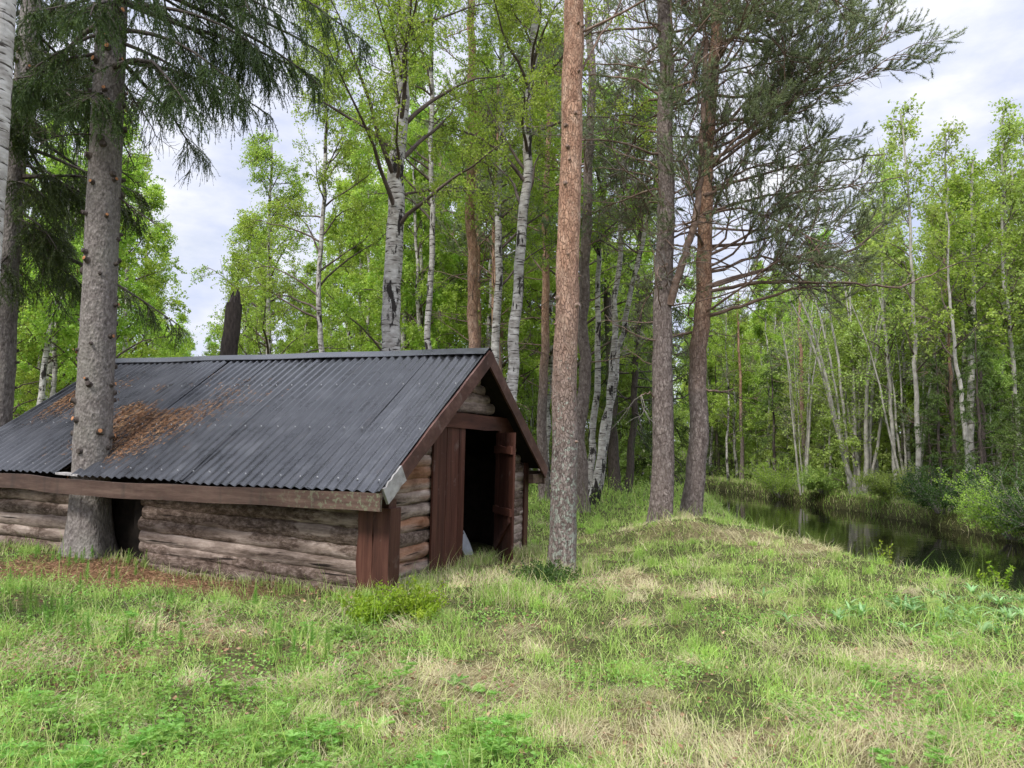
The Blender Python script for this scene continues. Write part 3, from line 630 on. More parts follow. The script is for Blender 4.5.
M_brZ = board_mat('red_brown_upright_board', *BR, (1, 1, .07)); M_brX = board_mat('red_brown_cross_board', *BR, (.09, 1, .6)); M_brY = board_mat('brown_eave_board', (.055, .032, .022), (.135, .085, .058), (.24, .17, .125), (1, .07, .8))
M_barge = board_mat('barge_board_paint', (.035, .016, .012), (.085, .040, .030), (.17, .10, .08), (.25, 1, .35))
M_grey = board_mat('bleached_board', (.10, .09, .085), (.30, .285, .27), (.50, .48, .46), (.3, 1, .4))
M_dark = plain('dark_timber', [(.3, (.006, .005, .004)), (.7, (.03, .022, .017))], ns=6)  # near-black timber for the lining, roof boarding and rafters
PITCH1 = 1.729 / 2.543
RX, RZ = 2.543, 1.729; FX, FZ = 4.847, .086
def zroof(x): return x * PITCH1 if x < RX else RZ - (x - RX) * (RZ - FZ) / (FX - RX)
def xl(z): return max(z, -9) / PITCH1
def xr(z): return RX + (RZ - z) * (FX - RX) / (RZ - FZ)
# --- roof sheets
def roof_metal():
    m, nt, bs, out = newmat('black_corrugated_steel')
    n1 = noise(nt, coords(nt, (.35, 1, 1)), 4, 5, .65); n2 = noise(nt, coords(nt), 60, 3, .6)
    c = ramp(nt, n1, [(.3, (.022, .0225, .024)), (.55, (.043, .044, .048)), (.8, (.09, .092, .097))])
    sp = ramp(nt, n2, [(.70, (0, 0, 0)), (.76, (1, 1, 1))]); c = mix(nt, math_(nt, 'MULTIPLY', sp, .5), c, (.30, .30, .28))
    rust = ramp(nt, noise(nt, coords(nt, (.5, 2, 1)), 2.6, 5, .7), [(.62, (0, 0, 0)), (.78, (.45, .45, .45))]); c = mix(nt, rust, c, (.10, .065, .045))
    k = math_(nt, 'MULTIPLY_ADD', shade_attr(nt), .6, .7); c = nd(nt, 'ShaderNodeHueSaturation', {'Color': c, 'Value': k}).outputs[0]
    nt.links.new(c, bs.inputs['Base Color']); bs.inputs['Metallic'].default_value = .35
    nt.links.new(ramp(nt, n1, [(.3, (.20, .20, .20)), (.7, (.42, .42, .42))]), bs.inputs['Roughness'])
    bump(nt, bs, n1, .15, .01); return m
M_roof = roof_metal()
LR = 7.0
def sheet(y0, y1, lift, side=0, t0=0., t1=1., shade=.5, skew=0.0, sag=0.0, e0=0.0):
    """one corrugated sheet; t runs from eave (0) to ridge (1)"""
    mb = MB(); ny = int((y1 - y0) / .128 * 12); ys = np.linspace(y0, y1, ny); ts = np.linspace(t0, t1, 9)
    YY, TT = np.meshgrid(ys, ts, indexing='ij')
    wv = .016 * np.sin(2 * np.pi * YY / .128)
    if side == 0: X_ = RX * TT; Z_ = RZ * TT; nx, nz = -RZ, RX
    else: X_ = FX + (RX - FX) * TT; Z_ = FZ + (RZ - FZ) * TT; nx, nz = (RZ - FZ), (FX - RX)
    l = math.hypot(nx, nz); off = wv + lift + .036 + sag * np.sin(np.pi * TT) + .006 * np.sin(YY * 2.1 + TT * 5)
    Yo = YY + skew * (TT - .5) + (.42 * (1 - TT) + .05 if False else 0)
    V = np.stack([X_ + nx / l * off - (1 - TT) * e0 * .8, Yo, Z_ + nz / l * off - (1 - TT) * e0 * .55], -1)
    mb.add(V, grid_faces(ny, 9), 0, shade)
    return mb.mesh('roof_sheet', [M_roof], True)
ybr = [.02, .87, 1.78, 2.70, 3.60, 4.43]
for k in range(5): link('roof_sheet', sheet(ybr[k], ybr[k + 1] + .09, .006 * (k % 2), 0, 0, 1, .30 + .4 * hr.random(), hr.normal() * .03, 0, .02 + .05 * hr.random()), hut)
link('roof_sheet', sheet(4.40, 5.0, .010, 0, .26, 1, .5), hut)
for a_, b_ in ((4.82, 5.70), (5.64, 6.55), (6.48, 7.25)): link('roof_sheet', sheet(a_, b_, .004 + .006 * hr.random(), 0, 0, 1, .30 + .4 * hr.random(), -.14, 0, .02 + .05 * hr.random()), hut)
for k in range(8): link('roof_sheet', sheet(.02 + k * .90, .02 + (k + 1) * .90 + .03, .005 * (k % 2), 1, 0, 1, .5), hut)
# roofing screws in rows
sc2 = MB(); nn2 = np.array([-.562, 0, .827]); tube(sc2, [nn2 * -.008, nn2 * .005], [.009, .007], 6, 0, .5); SCR = []
for tt_ in (.04, .36, .70):
    for k in range(27):
        y_ = .096 + .256 * k
        if y_ > 7 or (4.3 < y_ < 5.0 and tt_ < .3): continue
        p = np.array([RX * tt_ - .562 * .058, y_ + hr.normal() * .012, RZ * tt_ + .827 * .058]); nn2 = np.array([-.562, 0, .827]); SCR.append(p)
scm = sc2.mesh('roof_screw', [plain('zinc_screw', [(.3, (.3, .3, .3)), (.7, (.5, .5, .5))], rough=.4)])
for p in SCR: link('screw', scm, hut, loc=p)
# ridge capping
rc = MB(); ys = np.linspace(.0, 7.28, 40); prof = [(-.16, -.105 + .045), (-.15, -.095 + .045), (-.02, .035), (.02, .035), (.15, -.10 + .045), (.16, -.11 + .045)]
V = np.array([[[RX + px_, y + .0, RZ + pz_ + .034 + .004 * math.sin(y * 3)] for px_, pz_ in prof] for y in ys]); rc.add(V, grid_faces(len(ys), len(prof)), 0, .75)
link('ridge_cap', rc.mesh('ridge_cap', [M_roof], False), hut)
# boarding under the sheets, with a cut where the spruce stands
dk = MB()
def deck(y0, y1, xa, xb, side=0):
    f = (lambda x: (x, x * PITCH1)) if side == 0 else (lambda x: (x, zroof(x)))
    a = f(xa); b = f(xb); V = [[a[0], y0, a[1] - .035], [a[0], y1, a[1] - .035], [b[0], y1, b[1] - .035], [b[0], y0, b[1] - .035]]
    V += [[p[0], p[1], p[2] + .022] for p in V]
    dk.add(V, [[3, 2, 1, 0], [4, 5, 6, 7], [0, 1, 5, 4], [1, 2, 6, 5], [2, 3, 7, 6], [3, 0, 4, 7]], 0, .5)
deck(.06, 4.2, .12, RX); deck(4.2, 4.9, .62, RX); deck(4.9, 7.1, .12, RX); deck(.06, 7.1, RX, FX - .08, 1)
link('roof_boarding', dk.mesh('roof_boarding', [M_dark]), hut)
# --- logs
def log(mb, A, B, r, shade, mats=(0, 1), flat=.74, sd=0):
    k0 = len(mb.v); ax = 0 if abs(B[1] - A[1]) > abs(B[0] - A[0]) else 1
    q = np.random.default_rng(sd + 900); n = max(6, int(np.linalg.norm(np.array(B) - A) / .12)); u = np.linspace(0, 1, n)
    P = np.array(A)[None] + (np.array(B) - np.array(A))[None] * u[:, None]; wob = np.cumsum(q.normal(size=(n, 3)) * .0035, 0); wob -= wob[0] + (wob[-1] - wob[0]) * u[:, None]
    P = P + wob; rr = r * (1 + .05 * np.sin(u * 7 + q.random() * 6) + .03 * q.normal(size=n)); rr[0] *= .93; rr[-1] *= .93
    tube(mb, P, rr, 16, 0, shade, .03, False, sd)
    for s_, e_ in ((0, 1), (-1, -2)):
        t = norm(P[s_] - P[e_]); ref = np.array([0, 0, 1.]); a = norm(np.cross(t, ref)); b = np.cross(t, a); an = np.linspace(0, 2 * np.pi, 12, endpoint=False)
        ring = P[s_] + rr[s_] * .97 * (np.cos(an)[:, None] * a + np.sin(an)[:, None] * b) + t * .002
        mb.add(np.vstack([ring, P[s_] + t * .006]), np.array([[i, (i + 1) % 12, 12] for i in range(12)]), 1, .5)
    for j in range(k0, len(mb.v)): mb.v[j][:, ax] = A[ax] + (mb.v[j][:, ax] - A[ax]) * flat
sw = MB(); zs = [-.20, -.35, -.52, -.685, -.845, -1.0, -1.14, -1.28]; rs = [.090, .090, .099, .098, .097, .089, .086, .086]; shs = [.45, .35, .3, .4, .66, .45, .35, .4]
for i, (z_, r_, s_) in enumerate(zip(zs, rs, shs)) if False else enumerate(zip(zs, rs, shs)):
    pass
for i, (z_, r_, s_) in enumerate(zip(zs, rs, shs)):
    tilt = .0 + .006 * i
    log(sw, [.32 + hr.normal() * .006, .36, z_ - .01], [.32, 3.72 + hr.uniform(-.1, .12), z_ + .05 + tilt * 3], r_, s_, sd=i)
shs2 = [.3, .4, .35, .64, .5, .3, .2, .3]
for i, (z_, r_, s_) in enumerate(zip(zs, rs, shs2)):
    log(sw, [.34 + hr.normal() * .01, 4.72, z_ + .02], [.34, 8.0, z_ + .01], r_, s_, sd=20 + i)
link('side_wall', sw.mesh('side_wall', [M_logY, M_end], True), hut)
gw = MB(); YW = .345
zg = [-1.27, -1.12, -.95, -.79, -.62, -.46, -.30, -.15, 0.0, .15, .29, .43, .57]
for i, z_ in enumerate(zg):       # left of the door
    a = max(.42, xl(z_ + .12)); b = 1.56
    if b - a < .15: continue
    s_ = [.3, .5, .8, .94, .45, .75, .62, .98, .8, .72, .99, .3, .3][i]
    log(gw, [a + hr.uniform(-.02, .02), YW, z_ + hr.normal() * .006], [b, YW, z_ + hr.normal() * .012], (.095 + hr.normal() * .004), s_, sd=40 + i)
zg2 = np.arange(-1.5, .75, .135)
for i, z_ in enumerate(zg2):      # right of the door
    a = 3.80; b = min(4.62, xr(z_ + .14))
    if b - a < .1: continue
    log(gw, [a, YW, z_ + hr.normal() * .006], [b, YW, z_ + hr.normal() * .008], .092, .25 + .55 * hr.random(), sd=70 + i)
for i, z_ in enumerate([1.0, 1.12, 1.24, 1.36, 1.47]):   # above the lintel
    a = xl(z_ + .13); b = xr(z_ + .13)
    if b - a < .12: continue
    log(gw, [a, YW, z_], [b, YW, z_], .085, .45 + .5 * hr.random(), sd=90 + i)
link('gable_wall', gw.mesh('gable_wall', [M_logX, M_end], True), hut)
# rear gable, far wall, inner lining and earth floor: keep the inside closed and dark
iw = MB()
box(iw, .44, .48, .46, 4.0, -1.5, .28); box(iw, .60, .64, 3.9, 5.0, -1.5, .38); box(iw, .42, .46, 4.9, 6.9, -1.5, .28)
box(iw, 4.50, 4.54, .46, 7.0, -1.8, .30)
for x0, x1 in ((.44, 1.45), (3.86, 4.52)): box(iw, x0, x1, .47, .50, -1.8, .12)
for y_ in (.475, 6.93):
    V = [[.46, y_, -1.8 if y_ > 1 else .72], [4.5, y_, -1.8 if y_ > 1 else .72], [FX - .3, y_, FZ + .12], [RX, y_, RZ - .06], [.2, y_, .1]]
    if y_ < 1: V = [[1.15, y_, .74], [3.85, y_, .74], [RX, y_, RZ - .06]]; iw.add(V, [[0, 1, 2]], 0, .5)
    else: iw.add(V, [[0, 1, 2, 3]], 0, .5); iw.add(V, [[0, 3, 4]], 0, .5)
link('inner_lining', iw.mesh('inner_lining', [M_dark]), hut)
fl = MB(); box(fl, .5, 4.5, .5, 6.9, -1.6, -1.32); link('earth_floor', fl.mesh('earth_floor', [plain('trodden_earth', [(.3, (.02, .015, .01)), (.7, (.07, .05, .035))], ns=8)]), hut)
rw = MB()
for i, z_ in enumerate(np.arange(-1.3, .1, .16)): log(rw, [4.62, .45, z_], [4.62, 6.9, z_], .085, hr.random() * .6, sd=120 + i)
link('far_wall', rw.mesh('far_wall', [M_logY, M_end], True), hut)
bw = MB()
for i, z_ in enumerate(np.arange(-1.0, 1.5, .16)):
    a = max(.4, xl(z_ + .14)); b = min(4.5, xr(z_ + .14))
    if b > a + .2: log(bw, [a, 7.0, z_], [b, 7.0, z_], .085, hr.random() * .6, sd=150 + i)
link('rear_wall', bw.mesh('rear_wall', [M_logX, M_end], True), hut)
# --- boards: corner casing, door casing, lintel
cb = MB()
plank(cb, [.215, .13, -.19], [.205, .13, -1.22], [0, 1, 0], .20, .03, hr, 0, .45); plank(cb, [.215, .335, -.19], [.21, .335, -1.22], [0, 1, 0], .195, .028, hr, 0, .75)
plank(cb, [.325, .05, -.19], [.32, .05, -1.22], [1, 0, 0], .20, .03, hr, 0, .35)
box(cb, .25, .40, .08, .30, -1.25, -.1, 0, .2)
link('corner_casing', cb.mesh('corner_casing', [M_brZ]), hut)
cc = MB(); plank(cc, [4.62, .27, .20], [4.60, .27, -1.60], [1, 0, 0], .16, .03, hr, 0, .5); link('corner_casing', cc.mesh('corner_casing_far', [M_brZ]), hut)
dp = MB()
for k in range(5):
    x_ = 1.50 + .172 * k; plank(dp, [x_ + .082, .255 + .003 * (k % 2), .70], [x_ + .082, .255 + .003 * (k % 2), -1.28 + hr.normal() * .02], [1, 0, 0], .166, .026, hr, 0, .35 + .35 * hr.random(), wob=.002)
link('fixed_door_panel', dp.mesh('fixed_door_panel', [M_brZ]), hut)
jb = MB()
for k in range(2): plank(jb, [3.55 + .19 * k, .25 + .004 * k, .69], [3.53 + .19 * k, .25 + .004 * k, -1.36], [1, 0, 0], .185, .028, hr, 0, .8 - .3 * k, wob=.002)
link('door_jamb', jb.mesh('door_jamb', [M_brZ]), hut)
lt = MB(); plank(lt, [1.50, .235, .80], [4.05, .235, .78], [0, 0, 1], .20, .04, hr, 0, .55); link('lintel', lt.mesh('lintel', [M_brX]), hut)
ts = MB(); plank(ts, [2.36, .50, -1.16], [3.46, .50, -1.18], [0, 1, 0], .36, .10, hr, 0, .6); link('threshold', ts.mesh('threshold', [M_brY]), hut)
# --- door leaf, swung inwards
leaf = bpy.data.objects.new('door', None); COL.objects.link(leaf); leaf.parent = hut; leaf.location = (3.28, .20, 0); leaf.rotation_euler = (0, 0, rad(222))
dl = MB()
for k in range(4): plank(dl, [.10 + .2 * k, 0, .66], [.10 + .2 * k, 0, -1.23 + .02 * hr.normal()], [1, 0, 0], .193, .026, hr, 0, .3 + .4 * hr.random(), wob=.002)
link('boards', dl.mesh('door_boards', [M_brZ]), leaf)
for z_ in (.42, -.42, -1.12):
    b2 = MB(); plank(b2, [.02, -.03, z_], [.78, -.03, z_], [0, 0, 1], .10, .03, hr, 0, .9); link('batten', b2.mesh('batten', [M_brX]), leaf)
b2 = MB(); plank(b2, [.06, -.031, -1.02], [.74, -.031, -.50], [0, 0, 1], .09, .028, hr, 0, .7); link('brace', b2.mesh('brace', [M_brX]), leaf)
# --- barge boards and fascias
ba = MB(); sd_ = norm(np.array([RX, 0, RZ])); nn_ = np.array([-sd_[2], 0, sd_[0]])
plank(ba, np.array([.33, .0, .224]) - nn_ * .06, np.array([RX, .0, RZ]) - nn_ * .06, nn_, .185, .03, hr, 0, .55)
tip = MB(); plank(tip, np.array([.0, -.002, 0.0]) - nn_ * .065, np.array([.345, -.002, .235]) - nn_ * .06, nn_, .19, .03, hr, 0, .6)
link('barge_board', ba.mesh('barge_board', [M_barge]), hut); link('barge_board', tip.mesh('barge_board_tip', [M_grey]), hut, label='bleached grey lower end of the barge board')
ba = MB(); sf = norm(np.array([FX - RX, 0, FZ - RZ])); nf = np.array([-sf[2], 0, sf[0]]); A_ = np.array([RX, .002, RZ])
plank(ba, A_ - nf * .06 + sf * .02, np.array([FX, .002, FZ]) - nf * .06, nf, .185, .03, hr, 0, .6)
link('barge_board', ba.mesh('barge_board_far', [M_barge]), hut)
ys = np.array([.0, 1.0, 2.0, 3.0, 3.7, 4.2, 4.7, 5.2, 6.0, 7.0, 8.0]); xo = np.array([-.045, -.05, -.07, -.12, -.17, -.20, -.20, -.16, -.09, -.05, -.04]); zo = np.array([0, -.008, -.02, -.03, -.035, -.03, -.02, -.005, -.01, -.03, -.05])
yy = np.linspace(-.01, 8, 60); xo = np.interp(yy, ys, xo); zo = np.interp(yy, ys, zo) + .004 * np.sin(yy * 5)
eb = MB(); top = -.012 + zo; bot = top - .185
V = np.stack([np.stack([xo - .02, yy, bot], 1), np.stack([xo + .018, yy, bot], 1), np.stack([xo + .018, yy, top], 1), np.stack([xo - .02, yy, top], 1)], 1)
eb.add(V, grid_faces(60, 4, True), 0, .5); eb.add(V[0], [[3, 2, 1, 0]], 0, .5)
M_eave, nt, bs, out = newmat('mossy_eave_board')
c = ramp(nt, noise(nt, coords(nt, (1, .08, .8)), 12, 7, .7), [(.28, (.028, .015, .010)), (.5, (.07, .038, .026)), (.75, (.14, .088, .064))])
mo = ramp(nt, noise(nt, coords(nt), 16, 5, .7), [(.52, (0, 0, 0)), (.6, (1, 1, 1))]); ysep = nd(nt, 'ShaderNodeSeparateXYZ', {0: coords(nt)}).outputs[1]
c = mix(nt, math_(nt, 'MULTIPLY', mo, nd(nt, 'ShaderNodeMapRange', {'Value': ysep, 'From Min': 1.6, 'From Max': .4, 'To Min': .05, 'To Max': .75}).outputs[0]), c, (.15, .17, .10))
c = mix(nt, math_(nt, 'MULTIPLY', ramp(nt, noise(nt, coords(nt, (1, 1.5, .2)), 3, 3), [(.55, (0, 0, 0)), (.66, (1, 1, 1))]), .45), c, (.025, .02, .016))
nt.links.new(c, bs.inputs['Base Color']); bs.inputs['Roughness'].default_value = .85; bump(nt, bs, noise(nt, coords(nt, (1, .1, 1)), 14, 6, .7), .7, .01)
link('eave_board', eb.mesh('eave_board', [M_eave]), hut)
ef = MB(); plank(ef, [FX - .02, .03, FZ - .12], [FX - .02, 7.1, FZ - .12], [0, 0, 1], .2, .035, hr, 0, .2); box(ef, FX - .45, FX - .05, .06, .14, FZ - .2, FZ - .06, 0, .3)
link('eave_board', ef.mesh('eave_board_far', [M_brY]), hut)
rf = MB()
for y_ in np.arange(.6, 7, .95):
    if 4.1 < y_ < 4.95: continue
    plank(rf, [.02, y_, -.11], [RX, y_, RZ - .14], [-.56, 0, .83], .10, .06, hr, 0, .4)
link('rafter', rf.mesh('rafters', [M_dark]), hut)
sc_ = MB(); plank(sc_, [.0, 4.42, .0], [.02, 4.86, .01], [1, 0, 0], .16, .025, hr, 0, .9); link('eave_filler_board', sc_.mesh('eave_filler_board', [M_grey]), hut)

# needle fall lying on the roof
q = np.random.default_rng(8); n = 75000
t = q.normal(size=n) * .34 + .42; y_ = q.uniform(2.6, 7.1, n); cen = .36 + .10 * (y_ - 4.2) * (y_ > 4.2) - .20 * (y_ - 4.2) * (y_ < 4.2)
dn = np.exp(-((t - cen) / .21) ** 2) * np.exp(-((y_ - 4.75) / .95) ** 2) * 1.05 + .8 * np.exp(-((t - .58) / .13) ** 2) * (y_ > 4.8) * (y_ < 6.9) + .8 * np.exp(-((t - .2) / .12) ** 2 - ((y_ - 4.2) / .22) ** 2)
msk = fbm(y_ * 1.8, t * 5, 88, 4); k = (q.random(n) < dn * sstep(.38, .62, msk)) & (t > .03) & (t < .97); t = t[k]; y_ = y_[k]; n = len(t)
dens = dn[k]
ridge_ = .016 * np.sin(2 * np.pi * y_ / .128); off = .042 + np.maximum(ridge_, -.006) + q.random(n) * .022 * np.clip(dens, 0, 1)
P = np.stack([RX * t - .562 * off, y_, RZ * t + .827 * off], 1); az = q.uniform(0, 6.28, n)
D = np.stack([np.cos(az) * .827, np.sin(az), np.cos(az) * .562 + q.normal(size=n) * .1], 1)
nm_ = MB(); needles(nm_, P, D, q.uniform(.03, .085, n), .0085, q)
no = link('needle_litter', nm_.mesh('needle_litter', [M_litter]), kind='stuff', label='rusty fallen needles lying on the black roof')
no.matrix_world = hut.matrix_world.copy()
# shovel inside the doorway
sv = thing('shovel', 'pale grey shovel blade leaning inside the open hut doorway', 'shovel')
sv.matrix_world = hut.matrix_world @ Matrix.Translation((3.24, .52, -1.10)) @ Matrix.Rotation(rad(-14), 4, 'X') @ Matrix.Rotation(rad(-20), 4, 'Y')
bl = MB(); uu = np.linspace(-1, 1, 9); vv = np.linspace(0, 1, 8); UU, VV = np.meshgrid(uu, vv, indexing='ij')
wid = .135 * (1 - .12 * (1 - VV) ** 3); V = np.stack([UU * wid, .045 * UU ** 2 + .03 * VV ** 2, VV * .36 + .02 * UU ** 2 * (VV < .2)], -1); bl.add(V, grid_faces(9, 8), 0, .5)
M_al = plain('dull_aluminium', [(.3, (.36, .38, .40)), (.7, (.55, .57, .60))], ns=7, rough=.5); so = link('blade', bl.mesh('shovel_blade', [M_al], True), sv)
hd = MB(); tube(hd, [[0, .03, .34], [0, .035, .7], [0, .02, 1.15]], [.016, .015, .014], 8); link('handle', hd.mesh('shovel_handle', [M_brZ], True), sv)

# ================================================================== TREES
def knots(n, z0, z1, rw=.028, orange=True):
    def f(tm, path, rng):
        H = path[-1, 2]
        for k in range(n):
            z = rng.uniform(z0, z1); i = min(int((z - path[0, 2]) / (H - path[0, 2]) * (len(path) - 1)), len(path) - 2)
            c = path[i] + (path[i + 1] - path[i]) * ((z - path[i, 2]) / (path[i + 1, 2] - path[i, 2]))
            az = rng.uniform(0, 6.28); d = np.array([math.cos(az), math.sin(az), rng.uniform(-.1, .3)])
            rt = f.rad(z); r = rw * rng.uniform(.5, 1.2); o = rt - .015
            tube(tm, [c + d * o, c + d * (rt + .012), c + d * (rt + rng.uniform(.02, .05))], [r * 1.6, r * 1.1, r], 7, 1, .5, .06, True, k)
            if orange and rng.random() < .35:
                p = c + d * (rt + .053); a = norm(np.cross(d, [0, 0, 1.])); b = np.cross(d, a); an = np.linspace(0, 6.28, 8)[:-1]
                ring = p + r * .85 * (np.cos(an)[:, None] * a + np.sin(an)[:, None] * b); tm.add(np.vstack([ring, p + d * .006]), np.array([[i, (i + 1) % 7, 7] for i in range(7)]), 3, .5)
    return f
def with_rad(f, r0, r1, H): f.rad = lambda z: r0 + (r1 - r0) * (z / H) ** .9; return f
M_cut = plain('resin_cut', [(.3, (.30, .12, .05)), (.7, (.55, .28, .13))], ns=20)
def limbs(defs, base, Y, mat=1):
    """big limbs given by surveyed bearings (px, py, offset in depth)"""
    def f(tm, path, rng):
        for pts, r0, r1, bare in defs:
            P = np.array([at(p[0], p[1], Y + (p[2] if len(p) > 2 else 0)) - base for p in pts]); m = len(P) * 5
            s = np.linspace(0, len(P) - 1, m); i = np.minimum(s.astype(int), len(P) - 2); fr = (s - i)[:, None]; fr = fr
            Q = P[i] + (P[i + 1] - P[i]) * fr
            for _ in range(2): Q[1:-1] = (Q[:-2] + Q[1:-1] * 2 + Q[2:]) / 4
            Q[1:] += rng.normal(size=Q[1:].shape) * .012
            tube(tm, Q, np.linspace(r0, r1, m), 7, mat, .5, .04, False)
            PP = Q[None]
            A, T, pi, tt = sample_on(PP, bare, .2, 1, rng); SP = poly_batch(A, side_dirs(T, .75, rng, .1), 1.0 * rng.uniform(.4, 1.3, len(A)), 4, -.02, .2, rng); polys_to_prisms(tm, SP, .010, .004, 2)
            A, T, pi, tt = sample_on(SP, 4, .2, 1, rng); TP = poly_batch(A, side_dirs(T, .8, rng), .35, 3, -.03, .2, rng); polys_to_prisms(tm, TP, .005, .002, 2)
    return f
def footed(px, py, Y, px2, py2):
    B = at(px, py, Y); T = at(px2, py2, Y); s = (T[0] - B[0]) / (T[2] - B[2]); g = hz(B[0], Y); return np.array([B[0] + s * (g - B[2]), Y, g])

# --- the two spruces at the left
kn = with_rad(knots(120, .9, 7.8, .033), .242, .153, 14)
SPRUCE = dict(bark=B_spruce, leaf=M_sprucen, kind='spruce', limb=B_dark, m3=M_cut, sides=20, trings=60)
hero('spruce_tree', 'big spruce growing up through the notched eave of the hut roof', 'tree', (91, 480), (112.5, 0), 9.93,
     dict(SPRUCE, H=14, r0=.238, r1=.152, flare=.95, flare_h=.34, seed=3, wob=.0, extra=[kn], nsec=24, slen=.95, tgrav=-.30, ntw=9, tlen=.34, nleaf=26, lsize=.036, nwid=.011, jit=.07,
          tiers=[(.47, .68, 20, 2.2, 3.6, -18, -.05, 1, (8, 55)), (.46, .62, 6, 1.0, 2.2, -26, -.05, 1, (200, 60)), (.50, .97, 24, 3.0, .8, -10, -.04, .35, (75, 45)), (.36, .48, 6, .9, 1.2, -15, -.05, 0, None)]))
hero('spruce_tree', 'dark scaly spruce at the left edge behind the white birch', 'tree', (-8, 480), (30, 0), 12.2,
     dict(SPRUCE, H=14, r0=.215, r1=.12, seed=5, wob=.01, extra=[with_rad(knots(40, 1, 8, .022), .21, .12, 14)], nsec=20, slen=.85, tgrav=-.24, ntw=9, tlen=.34, nleaf=20, lsize=.042, nwid=.014, jit=.07,
          tiers=[(.33, .64, 28, 1.7, 2.8, -20, -.05, 1, (15, 75)), (.35, .97, 24, 2.6, .8, -12, -.04, .5, (80, 60))]))
hero('birch_tree', 'white birch trunk cut off by the left edge of the view', 'tree', (-40, 480), (-3, 0), 6.2,
     dict(H=12, r0=.17, r1=.07, seed=9, first=.55, nprim=16, plen=2, nsec=5, ntw=4, nleaf=8, sides=20, trings=40, wob=.008))
# --- broken snag behind the roof
def jag(tm, path, rng):
    t = path[-1]
    for k in range(9):
        a = k * .7; o = np.array([math.cos(a), math.sin(a), 0]) * .085; h = rng.uniform(.06, .30)
        tube(tm, [t + o - [0, 0, .1], t + o * .8 + [.01, 0, h * .6], t + o * .7 + [.03, 0, h]], [.05, .035, .006], 5, 0, .5, .1, False, k)
sn = hero('tree_snag', 'dead broken off tree stub rising behind the roof ridge', 'tree stump', (228, 353), (236, 291), 14.5,
          dict(H=4.15, r0=.20, r1=.15, bark=B_snag, seed=4, nprim=0, sides=14, trings=24, wob=.01, extra=[jag]))
# --- birches and pines right behind the hut
BH = dict(leaf=M_birchleaf, lsize=.043, nsec=8, ntw=7, nleaf=15, plen=2.8, ptip=.6, elev=38)
hero('birch_tree', 'stout white birch rising behind the middle of the roof ridge', 'tree', (391, 352), (406, 0), 13.5,
     dict(BH, H=14, r0=.195, r1=.10, seed=11, first=.40, nprim=34, sides=18, trings=50, wob=.02, plen=3.2))
hero('birch_tree', 'thin birch with sparse airy crown beside the broken snag', 'tree', (268, 352), (270, 235), 24,
     dict(BH, H=11.2, r0=.13, r1=.03, seed=12, first=.28, nprim=34, nleaf=9, plen=3.0, lsize=.06))
hero('birch_tree', 'thin birch filling the gap between the snag and the stout birch', 'tree', (322, 352), (326, 90), 19, dict(BH, H=13.5, r0=.09, r1=.03, seed=111, first=.35, nprim=28, plen=2.5, lsize=.05, wob=.03, trings=30))
hero('birch_tree', 'thin birch close to the right of the stout birch behind the roof', 'tree', (437, 352), (432, 90), 17, dict(BH, H=13.5, r0=.09, r1=.04, seed=112, first=.5, nprim=22, plen=2.6, lsize=.048, wob=.03, trings=30))
hero('pine_tree', 'slim orange pine between the two birches behind the ridge', 'tree', (465, 350), (468, 150), 19,
     dict(H=14, r0=.17, r1=.09, bark=B_pine, limb=B_pinelimb, leaf=M_pinen, kind='pine', seed=13, first=.6, nprim=14, plen=2, slen=.7, ntw=4, tlen=.3, nleaf=12, lsize=.07, nwid=.01, trings=40, tiers=[(.25, .6, 9, 1.3, 1.6, 5, 0, 0, None), (.6, .98, 18, 2.2, 1, 25, .02, 1, None)]))
hero('birch_tree', 'slender straight birch left of the leaning pale birch', 'tree', (494, 350), (500, 130), 18,
     dict(BH, H=13.5, r0=.125, r1=.05, seed=14, first=.42, nprim=26, plen=2.4, lsize=.05, wob=.025, trings=36))
hero('birch_tree', 'pale birch leaning right beside the gable peak', 'tree', (513, 370), (531, 90), 15,
     dict(BH, H=13.5, r0=.135, r1=.06, seed=15, first=.48, nprim=26, plen=2.6, lsize=.045, wob=.03, trings=36))
# --- scaly pine in front
kf = with_rad(knots(26, 1, 8, .02, False), .18, .11, 14)
hero('pine_tree', 'straight scaly pine with orange upper bark right of the hut door', 'tree', (562, 530), (573, 0), 9.9,
     dict(H=14, r0=.178, r1=.10, flare=.25, flare_h=.25, bark=B_fpine, limb=B_pinelimb, leaf=M_pinen, kind='pine', seed=16, sides=22, trings=60, wob=.006, extra=[kf],
          slen=.9, ntw=5, tlen=.35, nleaf=14, lsize=.06, nwid=.006, tiers=[(.47, .62, 4, 1.8, 2, 15, 0, 0, (10, 30)), (.62, .98, 22, 2.6, 1, 25, .02, 1, None)]))
# --- group to the right of it
PB = dict(limb=B_pinelimb, leaf=M_pinen, kind='pine', slen=.9, ntw=5, tlen=.35, nleaf=14, lsize=.075, nwid=.009, sides=16)
hero('pine_tree', 'dark straight trunk directly behind the scaly front pine', 'tree', (583, 490), (586, 250), 19, dict(PB, H=13, r0=.18, r1=.09, bark=B_gpine, seed=17, trings=40, tiers=[(.3, .65, 12, 1.5, 2.2, 5, 0, 0, None), (.6, .98, 18, 2.2, 1, 25, .02, .8, None)]))
MS = dict(BH, r1=.04, wob=.045, trings=30, nprim=16, first=.6, plen=2.0, lsize=.055, nleaf=10)
hero('birch_tree', 'crooked birch, most upright stem of the leaning trio', 'tree', (586, 490), (600, 200), 21.5, dict(MS, H=12, r0=.115, seed=18))
hero('birch_tree', 'crooked birch, middle stem of the leaning trio', 'tree', (592, 492), (614, 296), 21, dict(MS, H=12, r0=.12, seed=19))
